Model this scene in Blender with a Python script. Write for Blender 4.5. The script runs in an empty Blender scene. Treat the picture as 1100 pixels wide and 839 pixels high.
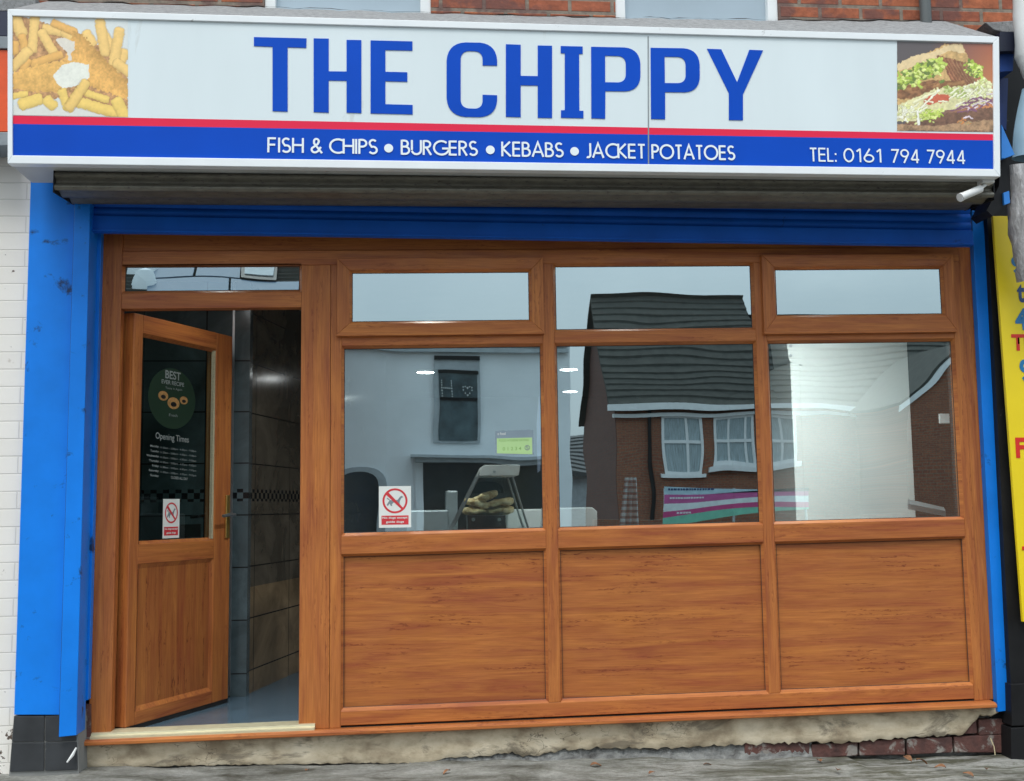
import bpy, bmesh, math, random
import numpy as np
from mathutils import Vector, Matrix
random.seed(7)
rng = np.random.default_rng(7)
scene = bpy.context.scene

# ------------------------------------------------------------------ camera
PW, PH, FOC = 1100.0, 839.0, 1200.0
YAW, PITCH, ROLL = 0.08954457, 0.10468335, -0.01340229
CAM = Vector((0.0, -5.6, 1.22))
fw = Vector((math.sin(YAW)*math.cos(PITCH), math.cos(YAW)*math.cos(PITCH), math.sin(PITCH)))
r0 = fw.cross(Vector((0, 0, 1))).normalized(); u0 = r0.cross(fw)
RT = math.cos(ROLL)*r0 + math.sin(ROLL)*u0
UP = -math.sin(ROLL)*r0 + math.cos(ROLL)*u0
cd = bpy.data.cameras.new('camera'); cam = bpy.data.objects.new('camera', cd)
scene.collection.objects.link(cam); scene.camera = cam
cam.matrix_world = Matrix(((RT.x, UP.x, -fw.x, CAM.x), (RT.y, UP.y, -fw.y, CAM.y), (RT.z, UP.z, -fw.z, CAM.z), (0, 0, 0, 1)))
cd.sensor_fit = 'HORIZONTAL'; cd.sensor_width = 36.0; cd.lens = FOC/PW*36.0
cd.clip_start = 0.05; cd.clip_end = 2000

# ------------------------------------------------------------------ sky, sun, exposure
SUN_EL, SUN_AZ = math.radians(60), math.radians(200)      # azimuth clockwise from +y: sun in front of the shop, a little left
world = bpy.data.worlds.new('World'); scene.world = world; world.use_nodes = True
wn = world.node_tree; wn.nodes.clear()
wo = wn.nodes.new('ShaderNodeOutputWorld'); bg = wn.nodes.new('ShaderNodeBackground')
sky = wn.nodes.new('ShaderNodeTexSky'); sky.sky_type = 'NISHITA'; sky.sun_disc = False
sky.sun_elevation = SUN_EL; sky.sun_rotation = SUN_AZ; sky.dust_density = 3; sky.air_density = 1.2
tc = wn.nodes.new('ShaderNodeTexCoord'); nz = wn.nodes.new('ShaderNodeTexNoise')
nz.inputs['Scale'].default_value = 2.2; nz.inputs['Detail'].default_value = 5; nz.inputs['Roughness'].default_value = 0.5
cr = wn.nodes.new('ShaderNodeValToRGB')
cr.color_ramp.elements[0].position = 0.3; cr.color_ramp.elements[0].color = (6.6, 8.0, 9.0, 1)
cr.color_ramp.elements[1].position = 0.72; cr.color_ramp.elements[1].color = (11.0, 12.2, 12.8, 1)
mx = wn.nodes.new('ShaderNodeMixRGB'); mx.inputs[0].default_value = 0.8
wn.links.new(tc.outputs['Generated'], nz.inputs['Vector']); wn.links.new(nz.outputs['Fac'], cr.inputs[0])
wn.links.new(sky.outputs[0], mx.inputs[1]); wn.links.new(cr.outputs[0], mx.inputs[2])
sx = wn.nodes.new('ShaderNodeSeparateXYZ'); wn.links.new(tc.outputs['Generated'], sx.inputs[0])
gr_ = wn.nodes.new('ShaderNodeMapRange'); gr_.inputs['From Min'].default_value = 0.0; gr_.inputs['From Max'].default_value = 1.0; gr_.inputs['To Min'].default_value = 0.68; gr_.inputs['To Max'].default_value = 1.75
wn.links.new(sx.outputs[2], gr_.inputs['Value']); m2 = wn.nodes.new('ShaderNodeMixRGB'); m2.blend_type = 'MULTIPLY'; m2.inputs[0].default_value = 1.0
wn.links.new(mx.outputs[0], m2.inputs[1]); wn.links.new(gr_.outputs[0], m2.inputs[2])          # overcast: brighter overhead than at the horizon
wn.links.new(m2.outputs[0], bg.inputs[0]); bg.inputs[1].default_value = 0.1
wn.links.new(bg.outputs[0], wo.inputs[0])
sl = bpy.data.lights.new('sun', 'SUN'); sl.energy = 1.5; sl.angle = math.radians(24); sl.color = (1, 0.97, 0.92)
so = bpy.data.objects.new('sun', sl); scene.collection.objects.link(so)
sd = Vector((math.sin(SUN_AZ)*math.cos(SUN_EL), math.cos(SUN_AZ)*math.cos(SUN_EL), math.sin(SUN_EL)))
so.rotation_euler = (-sd).to_track_quat('-Z', 'Y').to_euler(); so.location = (-3, -8, 12)
scene.view_settings.view_transform = 'Standard'; scene.view_settings.look = 'None'
scene.view_settings.gamma = 1; scene.view_settings.exposure = 0.27
try: scene.view_settings.use_curve_mapping = False
except Exception: pass

# ------------------------------------------------------------------ measuring helpers
def ray(px, py):
    return fw*FOC + RT*(px-PW/2) - UP*(py-PH/2)
def P(px, py, Y=0.0):
    """metric point of the facade measured on the vertical plane y = Y"""
    d = ray(px, py); t = (Y-CAM.y)/d.y
    return (CAM.x+d.x*t, CAM.z+d.z*t)
def R(px, py, d):
    """point of the houses across the street, at distance d from the shop glass (seen mirrored in it)"""
    x, z = P(px, py, d); return (x, 0.05-d, z)
K = 0.0120                                                # the shopfront rises a little to the right

# ------------------------------------------------------------------ materials
def newmat(name):
    m = bpy.data.materials.new(name); m.use_nodes = True; nt = m.node_tree; nt.nodes.clear()
    o = nt.nodes.new('ShaderNodeOutputMaterial'); b = nt.nodes.new('ShaderNodeBsdfPrincipled')
    nt.links.new(b.outputs[0], o.inputs[0]); return m, nt, b, o
def objco(nt, scale=(1, 1, 1), swap=False):
    t = nt.nodes.new('ShaderNodeTexCoord'); v = t.outputs['Object']
    if swap:
        s = nt.nodes.new('ShaderNodeSeparateXYZ'); c = nt.nodes.new('ShaderNodeCombineXYZ')
        nt.links.new(v, s.inputs[0])
        a = swap if isinstance(swap, str) else 'xz'
        nt.links.new(s.outputs['xyz'.index(a[0])], c.inputs[0]); nt.links.new(s.outputs['xyz'.index(a[1])], c.inputs[1]); v = c.outputs[0]
    mp = nt.nodes.new('ShaderNodeMapping'); mp.inputs['Scale'].default_value = scale
    nt.links.new(v, mp.inputs[0]); return mp.outputs[0]
def noise(nt, vec, scale, detail=4, rough=0.55, dist=0.0):
    n = nt.nodes.new('ShaderNodeTexNoise'); n.inputs['Scale'].default_value = scale
    n.inputs['Detail'].default_value = detail; n.inputs['Roughness'].default_value = rough; n.inputs['Distortion'].default_value = dist
    nt.links.new(vec, n.inputs['Vector']); return n.outputs['Fac']
def ramp(nt, fac, stops):
    r = nt.nodes.new('ShaderNodeValToRGB'); e = r.color_ramp.elements
    while len(e) < len(stops): e.new(0.5)
    for i, (p, c) in enumerate(stops): e[i].position = p; e[i].color = (*c, 1)
    nt.links.new(fac, r.inputs[0]); return r.outputs[0]
def mixc(nt, fac, a, b, mode='MIX'):
    m = nt.nodes.new('ShaderNodeMixRGB'); m.blend_type = mode
    for i, v in enumerate((fac, a, b)):
        if hasattr(v, 'node'): nt.links.new(v, m.inputs[i])
        elif i == 0: m.inputs[0].default_value = v
        else: m.inputs[i].default_value = (*v, 1)
    return m.outputs[0]
def bump(nt, b, h, strength=0.3, dist=0.01):
    n = nt.nodes.new('ShaderNodeBump'); n.inputs['Strength'].default_value = strength; n.inputs['Distance'].default_value = dist
    nt.links.new(h, n.inputs['Height']); nt.links.new(n.outputs[0], b.inputs['Normal'])
def paint(name, col, rough=0.4, metal=0.0, var=0.12, scale=6, dirt=None, dirt_at=0.68, bmp=0.08, vscale=(1, 1, 1), emis=None):
    m, nt, b, o = newmat(name); v = objco(nt, vscale)
    f = noise(nt, v, scale, 6)
    lo = tuple(c*(1-var) for c in col); hi = tuple(min(1, c*(1+var)) for c in col)
    c = ramp(nt, f, [(0.3, lo), (0.7, hi)])
    if dirt:
        f2 = noise(nt, v, scale*2.3, 9, 0.65, 0.4); k = ramp(nt, f2, [(dirt_at-0.04, (0, 0, 0)), (dirt_at+0.04, (1, 1, 1))]); c = mixc(nt, k, c, dirt)
    nt.links.new(c, b.inputs['Base Color']); b.inputs['Roughness'].default_value = rough; b.inputs['Metallic'].default_value = metal
    if bmp: bump(nt, b, noise(nt, v, scale*12, 4), bmp, 0.004)
    if emis: b.inputs['Emission Color'].default_value = (*emis[0], 1); b.inputs['Emission Strength'].default_value = emis[1]
    return m
def wood(name, direction, red=1.0, figure=0.5, val=1.0):
    m, nt, b, o = newmat(name); H_ = direction == 'h'
    def sc(al, ac): return (al, 1.0, ac) if H_ else (ac, ac, al)
    a = (0.51*val, 0.180*val, 0.044*val); mid = (0.41*val, 0.130*val, 0.036*val); d = (0.31*val*red, 0.080*val, 0.030*val)
    f = noise(nt, objco(nt, sc(0.8, 11.0)), 1.7, 8, 0.62, 0.9)
    c = ramp(nt, f, [(0.30, d), (0.47, mid), (0.66, a)])
    # fine straight pores
    f2 = noise(nt, objco(nt, sc(5.0, 150.0)), 1.0, 4, 0.65, 0.15)
    c = mixc(nt, 0.55, c, ramp(nt, f2, [(0.32, (0.62, 0.56, 0.50)), (0.62, (1.12, 1.14, 1.15))]), 'MULTIPLY')
    # chevron ticks of the printed grain, in patches along bands
    w = nt.nodes.new('ShaderNodeTexWave'); w.inputs['Scale'].default_value = 1.0; w.inputs['Distortion'].default_value = 9; w.inputs['Detail'].default_value = 4; w.inputs['Detail Scale'].default_value = 2.2; w.inputs['Detail Roughness'].default_value = 0.7
    w.bands_direction = 'Z' if H_ else 'X'; nt.links.new(objco(nt, sc(3.0, 14.0)), w.inputs[0])
    k3 = ramp(nt, w.outputs['Fac'], [(0.0, (1, 1, 1)), (0.22, (0, 0, 0))])
    f4 = noise(nt, objco(nt, sc(0.9, 5.0)), 2.6, 3, 0.5, 0.3); k4 = ramp(nt, f4, [(0.50, (0, 0, 0)), (0.60, (figure, figure, figure))])
    k5 = ramp(nt, noise(nt, objco(nt, sc(26.0, 90.0)), 1.0, 3, 0.6), [(0.42, (0, 0, 0)), (0.56, (1, 1, 1))])
    k = mixc(nt, 1.0, mixc(nt, 1.0, k3, k4, 'MULTIPLY'), k5, 'MULTIPLY')
    c = mixc(nt, k, c, (0.16*val, 0.030*val, 0.010*val))
    # slight fade and handling marks
    f6 = noise(nt, objco(nt), 1.1, 3); c = mixc(nt, 0.35, c, ramp(nt, f6, [(0.35, (0.82, 0.80, 0.80)), (0.65, (1.12, 1.1, 1.08))]), 'MULTIPLY')
    nt.links.new(c, b.inputs['Base Color'])
    nt.links.new(ramp(nt, noise(nt, objco(nt), 7, 6), [(0.3, (0.36,)*3), (0.7, (0.56,)*3)]), b.inputs['Roughness'])
    b.inputs['Specular IOR Level'].default_value = 0.35
    bump(nt, b, f2, 0.16, 0.002); return m
def glassmat(name, refl, tint, wavy=0.0, wscale=1.2):
    m, nt, b, o = newmat(name); nt.nodes.remove(b)
    g = nt.nodes.new('ShaderNodeBsdfGlossy'); g.inputs['Roughness'].default_value = 0.0; g.inputs['Color'].default_value = (0.80, 0.96, 1.0, 1)
    t = nt.nodes.new('ShaderNodeBsdfTransparent'); t.inputs['Color'].default_value = (*tint, 1)
    x = nt.nodes.new('ShaderNodeMixShader'); x.inputs[0].default_value = refl
    nt.links.new(t.outputs[0], x.inputs[1]); nt.links.new(g.outputs[0], x.inputs[2]); nt.links.new(x.outputs[0], o.inputs[0])
    if wavy:
        n = nt.nodes.new('ShaderNodeBump'); n.inputs['Strength'].default_value = 1.0; n.inputs['Distance'].default_value = wavy
        f = noise(nt, objco(nt, (1, 1, 1.5)), wscale, 1, 0.4); nt.links.new(f, n.inputs['Height']); nt.links.new(n.outputs[0], g.inputs['Normal'])
    return m
def brickmat(name, c1, c2, mortar, swap='xz', bw=0.225, rh=0.075, ms=0.011, var=None, bmp=0.6, off=0.5, rough=0.85, shift=(0, 0)):
    m, nt, b, o = newmat(name)
    v = objco(nt, (1, 1, 1), swap)
    mp = nt.nodes.new('ShaderNodeMapping'); mp.inputs['Location'].default_value = (shift[0], shift[1], 0); nt.links.new(v, mp.inputs[0]); v = mp.outputs[0]
    # a little wobble so courses are not ruler straight
    t = nt.nodes.new('ShaderNodeBsdfDiffuse'); nt.nodes.remove(t)
    br = nt.nodes.new('ShaderNodeTexBrick'); br.offset = off; br.inputs['Scale'].default_value = 1
    br.inputs['Brick Width'].default_value = bw; br.inputs['Row Height'].default_value = rh; br.inputs['Mortar Size'].default_value = ms
    br.inputs['Mortar Smooth'].default_value = 0.25; br.inputs['Bias'].default_value = 0.0
    br.inputs['Color1'].default_value = (*c1, 1); br.inputs['Color2'].default_value = (*c2, 1); br.inputs['Mortar'].default_value = (*mortar, 1)
    nt.links.new(v, br.inputs['Vector'])
    f = noise(nt, v, 17, 8, 0.7); c = mixc(nt, 0.8, br.outputs['Color'], ramp(nt, f, [(0.3, (0.45, 0.42, 0.42)), (0.7, (1.35, 1.3, 1.25))]), 'MULTIPLY')
    if var:
        f3 = noise(nt, v, 5, 4); c = mixc(nt, ramp(nt, f3, [(0.52, (0, 0, 0)), (0.6, (0.7, 0.7, 0.7))]), c, var)
    nt.links.new(c, b.inputs['Base Color']); b.inputs['Roughness'].default_value = rough
    h = mixc(nt, 0.35, mixc(nt, 1.0, br.outputs['Fac'], (1, 1, 1), 'DIFFERENCE'), noise(nt, v, 60, 5))
    bump(nt, b, h, bmp, 0.012); return m

M = {}
M['wood_h'] = wood('golden_oak_foil_horizontal', 'h', 1.0, 0.55)
M['wood_v'] = wood('golden_oak_foil_vertical', 'v', 0.95, 0.55, 0.98)
M['wood_panel'] = wood('oak_panel_foil', 'h', 1.02, 0.8, 0.93)
M['wood_door'] = wood('oak_door_panel_foil', 'v', 1.1, 0.9, 0.86)
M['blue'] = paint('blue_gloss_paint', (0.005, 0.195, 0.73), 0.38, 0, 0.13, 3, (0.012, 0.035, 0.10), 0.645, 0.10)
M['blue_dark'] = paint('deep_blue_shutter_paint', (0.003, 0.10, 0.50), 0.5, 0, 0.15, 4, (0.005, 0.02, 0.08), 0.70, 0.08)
M['galv'] = paint('weathered_galvanised_steel', (0.17, 0.16, 0.13), 0.5, 0.55, 0.22, 40, (0.07, 0.065, 0.055), 0.62, 0.15, (0.4, 1, 1))
M['alu'] = paint('white_coated_aluminium', (0.80, 0.83, 0.84), 0.35, 0, 0.04, 5, (0.34, 0.34, 0.32), 0.71, 0.02)
M['signwhite'] = paint('white_sign_face', (0.70, 0.775, 0.79), 0.30, 0, 0.035, 1.5, (0.56, 0.60, 0.58), 0.66, 0.0, (1.6, 1, .35))
M['signblue'] = paint('blue_sign_vinyl', (0.002, 0.070, 0.50), 0.5, 0, 0.08, 2, None, 0, 0)
M['signred'] = paint('red_sign_vinyl', (0.78, 0.022, 0.07), 0.5, 0, 0.03, 2, None, 0, 0)
M['whitevinyl'] = paint('white_vinyl_lettering', (0.80, 0.86, 0.88), 0.35, 0, 0.02, 5, None, 0, 0)
M['lead'] = paint('grey_mineral_felt', (0.26, 0.26, 0.26), 0.9, 0, 0.3, 40, (0.12, 0.12, 0.11), 0.62, 0.7)
M['upvc_white'] = paint('white_upvc', (0.78, 0.80, 0.80), 0.35, 0, 0.05, 6, (0.4, 0.38, 0.35), 0.74, 0.03)
M['frosted'] = paint('grey_blue_blind_behind_glass', (0.36, 0.44, 0.50), 0.25, 0, 0.1, 1.2, None, 0, 0)
M['pipe'] = paint('dark_grey_drainpipe', (0.09, 0.10, 0.10), 0.45)
M['render'] = None
M['black'] = paint('black_paint', (0.012, 0.012, 0.013), 0.45, 0, 0.3, 5, (0.08, 0.08, 0.08), 0.70, 0.1)
M['dark'] = paint('near_black_lining', (0.012, 0.012, 0.014), 0.8)  # even near-black colour of the bulkhead
M['yellow'] = paint('yellow_sign_board', (0.80, 0.60, 0.006), 0.4, 0, 0.05, 3)
M['navy'] = paint('navy_lettering', (0.01, 0.05, 0.16), 0.4)
M['letblue'] = paint('blue_lettering', (0.01, 0.16, 0.36), 0.4)
M['letred'] = paint('red_lettering', (0.62, 0.02, 0.01), 0.4)
M['orange'] = paint('orange_red_sign', (0.80, 0.09, 0.01), 0.4)
M['whiteplastic'] = paint('white_plastic', (0.72, 0.72, 0.70), 0.4, 0, 0.08, 8, (0.35, 0.33, 0.3), 0.68, 0.1)
M['metal'] = paint('brushed_steel', (0.55, 0.57, 0.58), 0.3, 0.9, 0.1, 12)
M['brass'] = paint('brass', (0.65, 0.45, 0.14), 0.3, 0.9, 0.1, 12)
M['threshold'] = paint('gold_anodised_threshold', (0.62, 0.57, 0.38), 0.35, 0.3, 0.1, 20, (0.3, 0.26, 0.15), 0.7, 0.05, (1, 1, 8))
M['rubber_and_gap'] = paint('black_gasket_and_gap_shade', (0.015, 0.013, 0.012), 0.6)
M['red'] = paint('safety_red_print', (0.62, 0.04, 0.05), 0.4)
M['paper'] = paint('white_sticker', (0.74, 0.76, 0.72), 0.5, 0, 0.03)
M['green'] = paint('pale_green_print', (0.46, 0.68, 0.30), 0.5, 0, 0.05)
M['greydark'] = paint('grey_print', (0.20, 0.24, 0.26), 0.5)
M['greenglow'] = paint('dark_green_decal', (0.001, 0.022, 0.006), 0.8)
M['bun'] = paint('burger_bun_print', (0.42, 0.22, 0.07), 0.6, 0, 0.3, 80)
M['glass'] = glassmat('coated_window_glass', 0.53, (0.86, 0.95, 0.93), 0.0018, 1.5)
M['glass_dog'] = glassmat('door_glass', 0.07, (0.62, 0.75, 0.70))
M['glass_case'] = glassmat('display_case_glass', 0.10, (0.9, 0.95, 0.93))
M['glass_far'] = paint('far_window_glass', (0.05, 0.07, 0.08), 0.08)

for k_, v_ in (('signblue', 0.12), ('signred', 0.2), ('blue', 0.3), ('blue_dark', 0.2), ('black', 0.2)):
    M[k_].node_tree.nodes['Principled BSDF'].inputs['Specular IOR Level'].default_value = v_

# ------------------------------------------------------------------ mesh helpers
class MB:
    def __init__(s): s.v = []; s.f = []; s.m = []
    def add(s, vs, fs, mi=0):
        o = len(s.v); s.v += [tuple(v) for v in vs]; s.f += [tuple(i+o for i in f) for f in fs]; s.m += [mi]*len(fs); return s
    def prism(s, poly, y0, y1, mi=0):
        """polygon of (x, z) points at depth y0 (front) extruded to y1"""
        n = len(poly); vs = [(x, y0, z) for x, z in poly]+[(x, y1, z) for x, z in poly]
        a = sum(poly[i][0]*poly[(i+1) % n][1]-poly[(i+1) % n][0]*poly[i][1] for i in range(n))
        fs = [tuple(range(n)), tuple(range(2*n-1, n-1, -1))]+[(i, i+n, (i+1) % n+n, (i+1) % n) for i in range(n)]
        if a < 0: fs = [tuple(reversed(f)) for f in fs]
        return s.add(vs, fs, mi)
    def box(s, x0, x1, y0, y1, z0, z1, mi=0): return s.prism([(x0, z0), (x1, z0), (x1, z1), (x0, z1)], min(y0, y1), max(y0, y1), mi)
    def ring(s, outer, inner, yo, yi, mi=0):
        """sloped bead from outer polygon at depth yo to inner polygon at yi"""
        n = len(outer); vs = [(x, yo, z) for x, z in outer]+[(x, yi, z) for x, z in inner]
        return s.add(vs, [(i, (i+1) % n, (i+1) % n+n, i+n) for i in range(n)], mi)
    def tube(s, pts, rad, n=12, mi=0, cap=True):
        pts = [Vector(p) for p in pts]; rad = rad if isinstance(rad, (list, tuple)) else [rad]*len(pts); rings = []
        for i, p in enumerate(pts):
            d = (pts[min(i+1, len(pts)-1)]-pts[max(i-1, 0)]).normalized()
            a = d.cross(Vector((0.13, 0.21, 0.97))).normalized(); b = d.cross(a)
            rings.append([p+rad[i]*(math.cos(t)*a+math.sin(t)*b) for t in [2*math.pi*k/n for k in range(n)]])
        vs = [v for r in rings for v in r]
        fs = [(i*n+k, i*n+(k+1) % n, (i+1)*n+(k+1) % n, (i+1)*n+k) for i in range(len(pts)-1) for k in range(n)]
        if cap: fs += [tuple(reversed(range(n))), tuple(range((len(pts)-1)*n, len(pts)*n))]
        return s.add(vs, fs, mi)
    def xf(s, fn): s.v = [tuple(fn(*v)) for v in s.v]; return s
    def build(s, name, mats, parent=None, bevel=0, smooth=False, seg=2):
        me = bpy.data.meshes.new(name); me.from_pydata(s.v, [], s.f); me.update()
        mats = mats if isinstance(mats, list) else [mats]
        for m in mats: me.materials.append(m)
        for p, mi in zip(me.polygons, s.m): p.material_index = mi
        if bevel:
            bm = bmesh.new(); bm.from_mesh(me); bmesh.ops.recalc_face_normals(bm, faces=bm.faces)
            bmesh.ops.bevel(bm, geom=[e for e in bm.edges if len(e.link_faces) == 2 and e.calc_face_angle(0) > 0.5], offset=bevel, segments=seg, profile=0.5, affect='EDGES', clamp_overlap=True)
            bm.to_mesh(me); bm.free()
        if smooth:
            for p in me.polygons: p.use_smooth = True
            try: me.set_sharp_from_angle(angle=math.radians(40))
            except Exception: pass
        return link(name, me, parent)
def link(name, me, parent=None):
    o = bpy.data.objects.new(name, me); scene.collection.objects.link(o)
    if parent is not None:
        o.parent = parent; par = parent; off = Vector((0, 0, 0))
        while par is not None: off += par.location; par = par.parent
        o.location = -off
    return o
def thing(name, label, cat, loc=(0, 0, 0), group=None):
    o = bpy.data.objects.new(name, None); o.empty_display_size = 0.1; scene.collection.objects.link(o); o.location = loc
    return tag(o, label, cat, group)
def tag(o, label, cat, group=None, kind=None):
    o['label'] = label; o['category'] = cat
    if group: o['group'] = group
    if kind: o['kind'] = kind
    return o
def struct(o): o['kind'] = 'structure'; return o
def PX(pts, Y=0.0, ox=0, oy=0, s=1.0): return [P(ox+a/s, oy+b/s, Y) for a, b in pts]
def fillet(pts, n=7):
    out = []; N = len(pts)
    for i, p in enumerate(pts):
        if len(p) < 3: out.append(p[:2]); continue
        r = p[2]; c = Vector(p[:2]); a = Vector(pts[i-1][:2]); b = Vector(pts[(i+1) % N][:2])
        pa = c+(a-c).normalized()*r; pb = c+(b-c).normalized()*r
        for k in range(n+1):
            t = k/n; q = (1-t)**2*pa+2*t*(1-t)*(c*0.86+0.14*(pa+pb)/2)+t*t*pb; out.append((q.x, q.y))
    return out
def filled(name, loops, y0, y1, mat, parent):
    """flat shape with holes, thickness from y1 to y0; loops of (x, z)"""
    cu = bpy.data.curves.new(name, 'CURVE'); cu.dimensions = '2D'; cu.fill_mode = 'BOTH'; cu.extrude = abs(y1-y0)/2
    for lp in loops:
        sp = cu.splines.new('POLY'); sp.points.add(len(lp)-1)
        for q, (x, z) in zip(sp.points, lp): q.co = (x, z, 0, 1)
        sp.use_cyclic_u = True
    return curve_mesh(name, cu, mat, parent, lambda x, y, z: (x, (y0+y1)/2-z, y))
def curve_mesh(name, cu, mat, parent, fn):
    o = bpy.data.objects.new('tmp', cu); scene.collection.objects.link(o)
    dg = bpy.context.evaluated_depsgraph_get(); dg.update(); me = bpy.data.meshes.new_from_object(o.evaluated_get(dg)); bpy.data.objects.remove(o)
    co = [fn(*v.co) for v in me.vertices]
    for v, c in zip(me.vertices, co): v.co = c
    me.materials.clear(); me.materials.append(mat); me.name = name; me.update()
    bm = bmesh.new(); bm.from_mesh(me); bmesh.ops.recalc_face_normals(bm, faces=bm.faces); bm.to_mesh(me); bm.free()
    return link(name, me, parent) if parent != 'none' else me
def text(name, body, corners, mat, parent, fn3, thick=0.0006, bold=0.0):
    """built-in lettering stretched into the quad corners = (u0, v0 bottom left), (u1, v1) bottom right, top height h; fn3 maps (u, v, t)"""
    cu = bpy.data.curves.new(name, 'FONT'); cu.body = body; cu.size = 1; cu.extrude = 0.0; cu.offset = bold
    (ua, va), (ub, vb), h = corners
    o = bpy.data.objects.new('tmp', cu); scene.collection.objects.link(o); dg = bpy.context.evaluated_depsgraph_get(); dg.update()
    me = bpy.data.meshes.new_from_object(o.evaluated_get(dg)); bpy.data.objects.remove(o)
    xs = [v.co.x for v in me.vertices]; ys = [v.co.y for v in me.vertices]; x0, x1 = min(xs), max(xs); y0, y1 = min(ys), max(ys)
    for v in me.vertices:
        a = (v.co.x-x0)/(x1-x0); b = (v.co.y-y0)/(y1-y0)
        v.co = fn3(ua+(ub-ua)*a, va+(vb-va)*a+h*b, thick)
    me.materials.clear(); me.materials.append(mat); me.name = name; me.update()
    return link(name, me, parent)

# stroke lettering (geometric sans): polylines on a unit-high cell
def arc(cx, cy, rx, ry, a0, a1, n=14): return [(cx+rx*math.cos(math.radians(a0+(a1-a0)*k/n)), cy+ry*math.sin(math.radians(a0+(a1-a0)*k/n))) for k in range(n+1)]
G = {
 'F': (.46, [[(0, 0), (0, 1)], [(0, .95), (.44, .95)], [(0, .52), (.40, .52)]]),
 'I': (.02, [[(0, 0), (0, 1)]]),
 'S': (.46, [arc(.23, .735, .2, .215, 35, 200, 12)+arc(.23, .27, .23, .225, 110, -150, 14)[0:]]),
 'H': (.58, [[(0, 0), (0, 1)], [(.58, 0), (.58, 1)], [(0, .52), (.58, .52)]]),
 '&': (.70, [[(.70, 0.0), (.17, .66)]+arc(.32, .80, .16, .16, 195, -25, 9)+[(.40, .60)], [(.42, .62), (.13, .40)]+arc(.23, .235, .22, .19, 140, 290, 9)+[(.46, .16), (.62, .42)]]),
 'C': (.66, [arc(.50, .5, .48, .46, 55, 305, 20)]),
 'P': (.42, [[(0, 0), (0, 1)], [(0, .95), (.16, .95)]+arc(.18, .72, .24, .23, 90, -90, 10)+[(0, .49)]]),
 'B': (.46, [[(0, 0), (0, 1)], [(0, .95), (.16, .95)]+arc(.18, .745, .2, .205, 90, -90, 10)+[(0, .54)], [(.1, .54), (.2, .54)]+arc(.21, .295, .25, .245, 90, -90, 10)+[(0, .05)]]),
 'U': (.56, [[(0, 1), (0, .3)]+arc(.28, .32, .28, .28, 180, 360, 12)+[(.56, 1)]]),
 'R': (.46, [[(0, 0), (0, 1)], [(0, .95), (.16, .95)]+arc(.18, .73, .23, .22, 90, -90, 10)+[(0, .51)], [(.17, .51), (.46, 0)]]),
 'G': (.82, [arc(.48, .5, .47, .46, 48, 352, 22)+[(.93, .46), (.52, .46)]]),
 'E': (.44, [[(0, 0), (0, 1)], [(0, .95), (.44, .95)], [(0, .52), (.42, .52)], [(0, .05), (.44, .05)]]),
 'K': (.54, [[(0, 0), (0, 1)], [(.5, 1), (.03, .52), (.54, 0)]]),
 'A': (.70, [[(0, 0), (.35, 1), (.70, 0)], [(.13, .33), (.57, .33)]]),
 'J': (.26, [[(.26, 1), (.26, .22)]+arc(.10, .2, .16, .17, 0, -120, 9)]),
 'T': (.46, [[(.23, 0), (.23, 1)], [(0, .95), (.46, .95)]]),
 'O': (.92, [arc(.46, .5, .46, .46, 0, 360, 30)]),
 'L': (.36, [[(0, 1), (0, 0)], [(0, .05), (.36, .05)]]),
 ':': (.04, [[(0, .0), (0, .13)], [(0, .5), (0, .63)]]),
 '0': (.5, [arc(.25, .5, .25, .46, 0, 360, 26)]),
 '1': (.25, [[(0.02, .78), (.21, .97)], [(.21, 0), (.21, 1)]]),
 '6': (.52, [arc(.26, .29, .25, .25, 0, 360, 20), [(.03, .38), (.33, 1)]]),
 '7': (.5, [[(0, .95), (.48, .95), (.12, 0)]]),
 '9': (.52, [arc(.26, .71, .25, .25, 0, 360, 20), [(.49, .62), (.19, 0)]]),
 '4': (.56, [[(.56, .25), (.04, .25)], [(.02, .24), (.42, 1)], [(.42, 1), (.42, 0)]]),
}
def stroke_word(mb, word, L, Rr, H, y, w=0.14, sp=0.17):
    """word between facade points L (bottom left) and Rr (bottom right), cap height H"""
    tot = sum(G[c][0] for c in word)+sp*(len(word)-1)+w
    sx = (Rr[0]-L[0])/tot; x = w/2; k = 0
    for c in word:
        gw, sts = G[c]
        for st in sts:
            pts = [Vector(((x+p[0])*sx, p[1]*H)) for p in st]; hw = w*H*0.5; closed = (pts[0]-pts[-1]).length < 1e-4
            le = []; ri = []
            for i, p in enumerate(pts):
                a = pts[i-1] if i else (pts[-2] if closed else p); b = pts[i+1] if i < len(pts)-1 else (pts[1] if closed else p)
                d0 = (p-a).normalized() if (p-a).length > 1e-9 else (b-p).normalized(); d1 = (b-p).normalized() if (b-p).length > 1e-9 else d0
                n0 = Vector((-d0.y, d0.x)); n1 = Vector((-d1.y, d1.x)); n = (n0+n1); n = n.normalized() if n.length > .2 else n0
                m = hw/max(0.45, n.dot(n0)); le.append(p+n*m); ri.append(p-n*m)
            yy = y-0.0002*(k % 4); k += 1
            for i in range(len(pts)-1):
                q = [le[i], ri[i], ri[i+1], le[i+1]]
                vs = []
                for e in q:
                    t = e.x/(Rr[0]-L[0]); vs.append((L[0]+e.x, yy, L[1]+(Rr[1]-L[1])*t+e.y))
                mb.add(vs, [(0, 1, 2, 3)])
        x += gw+sp

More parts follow.
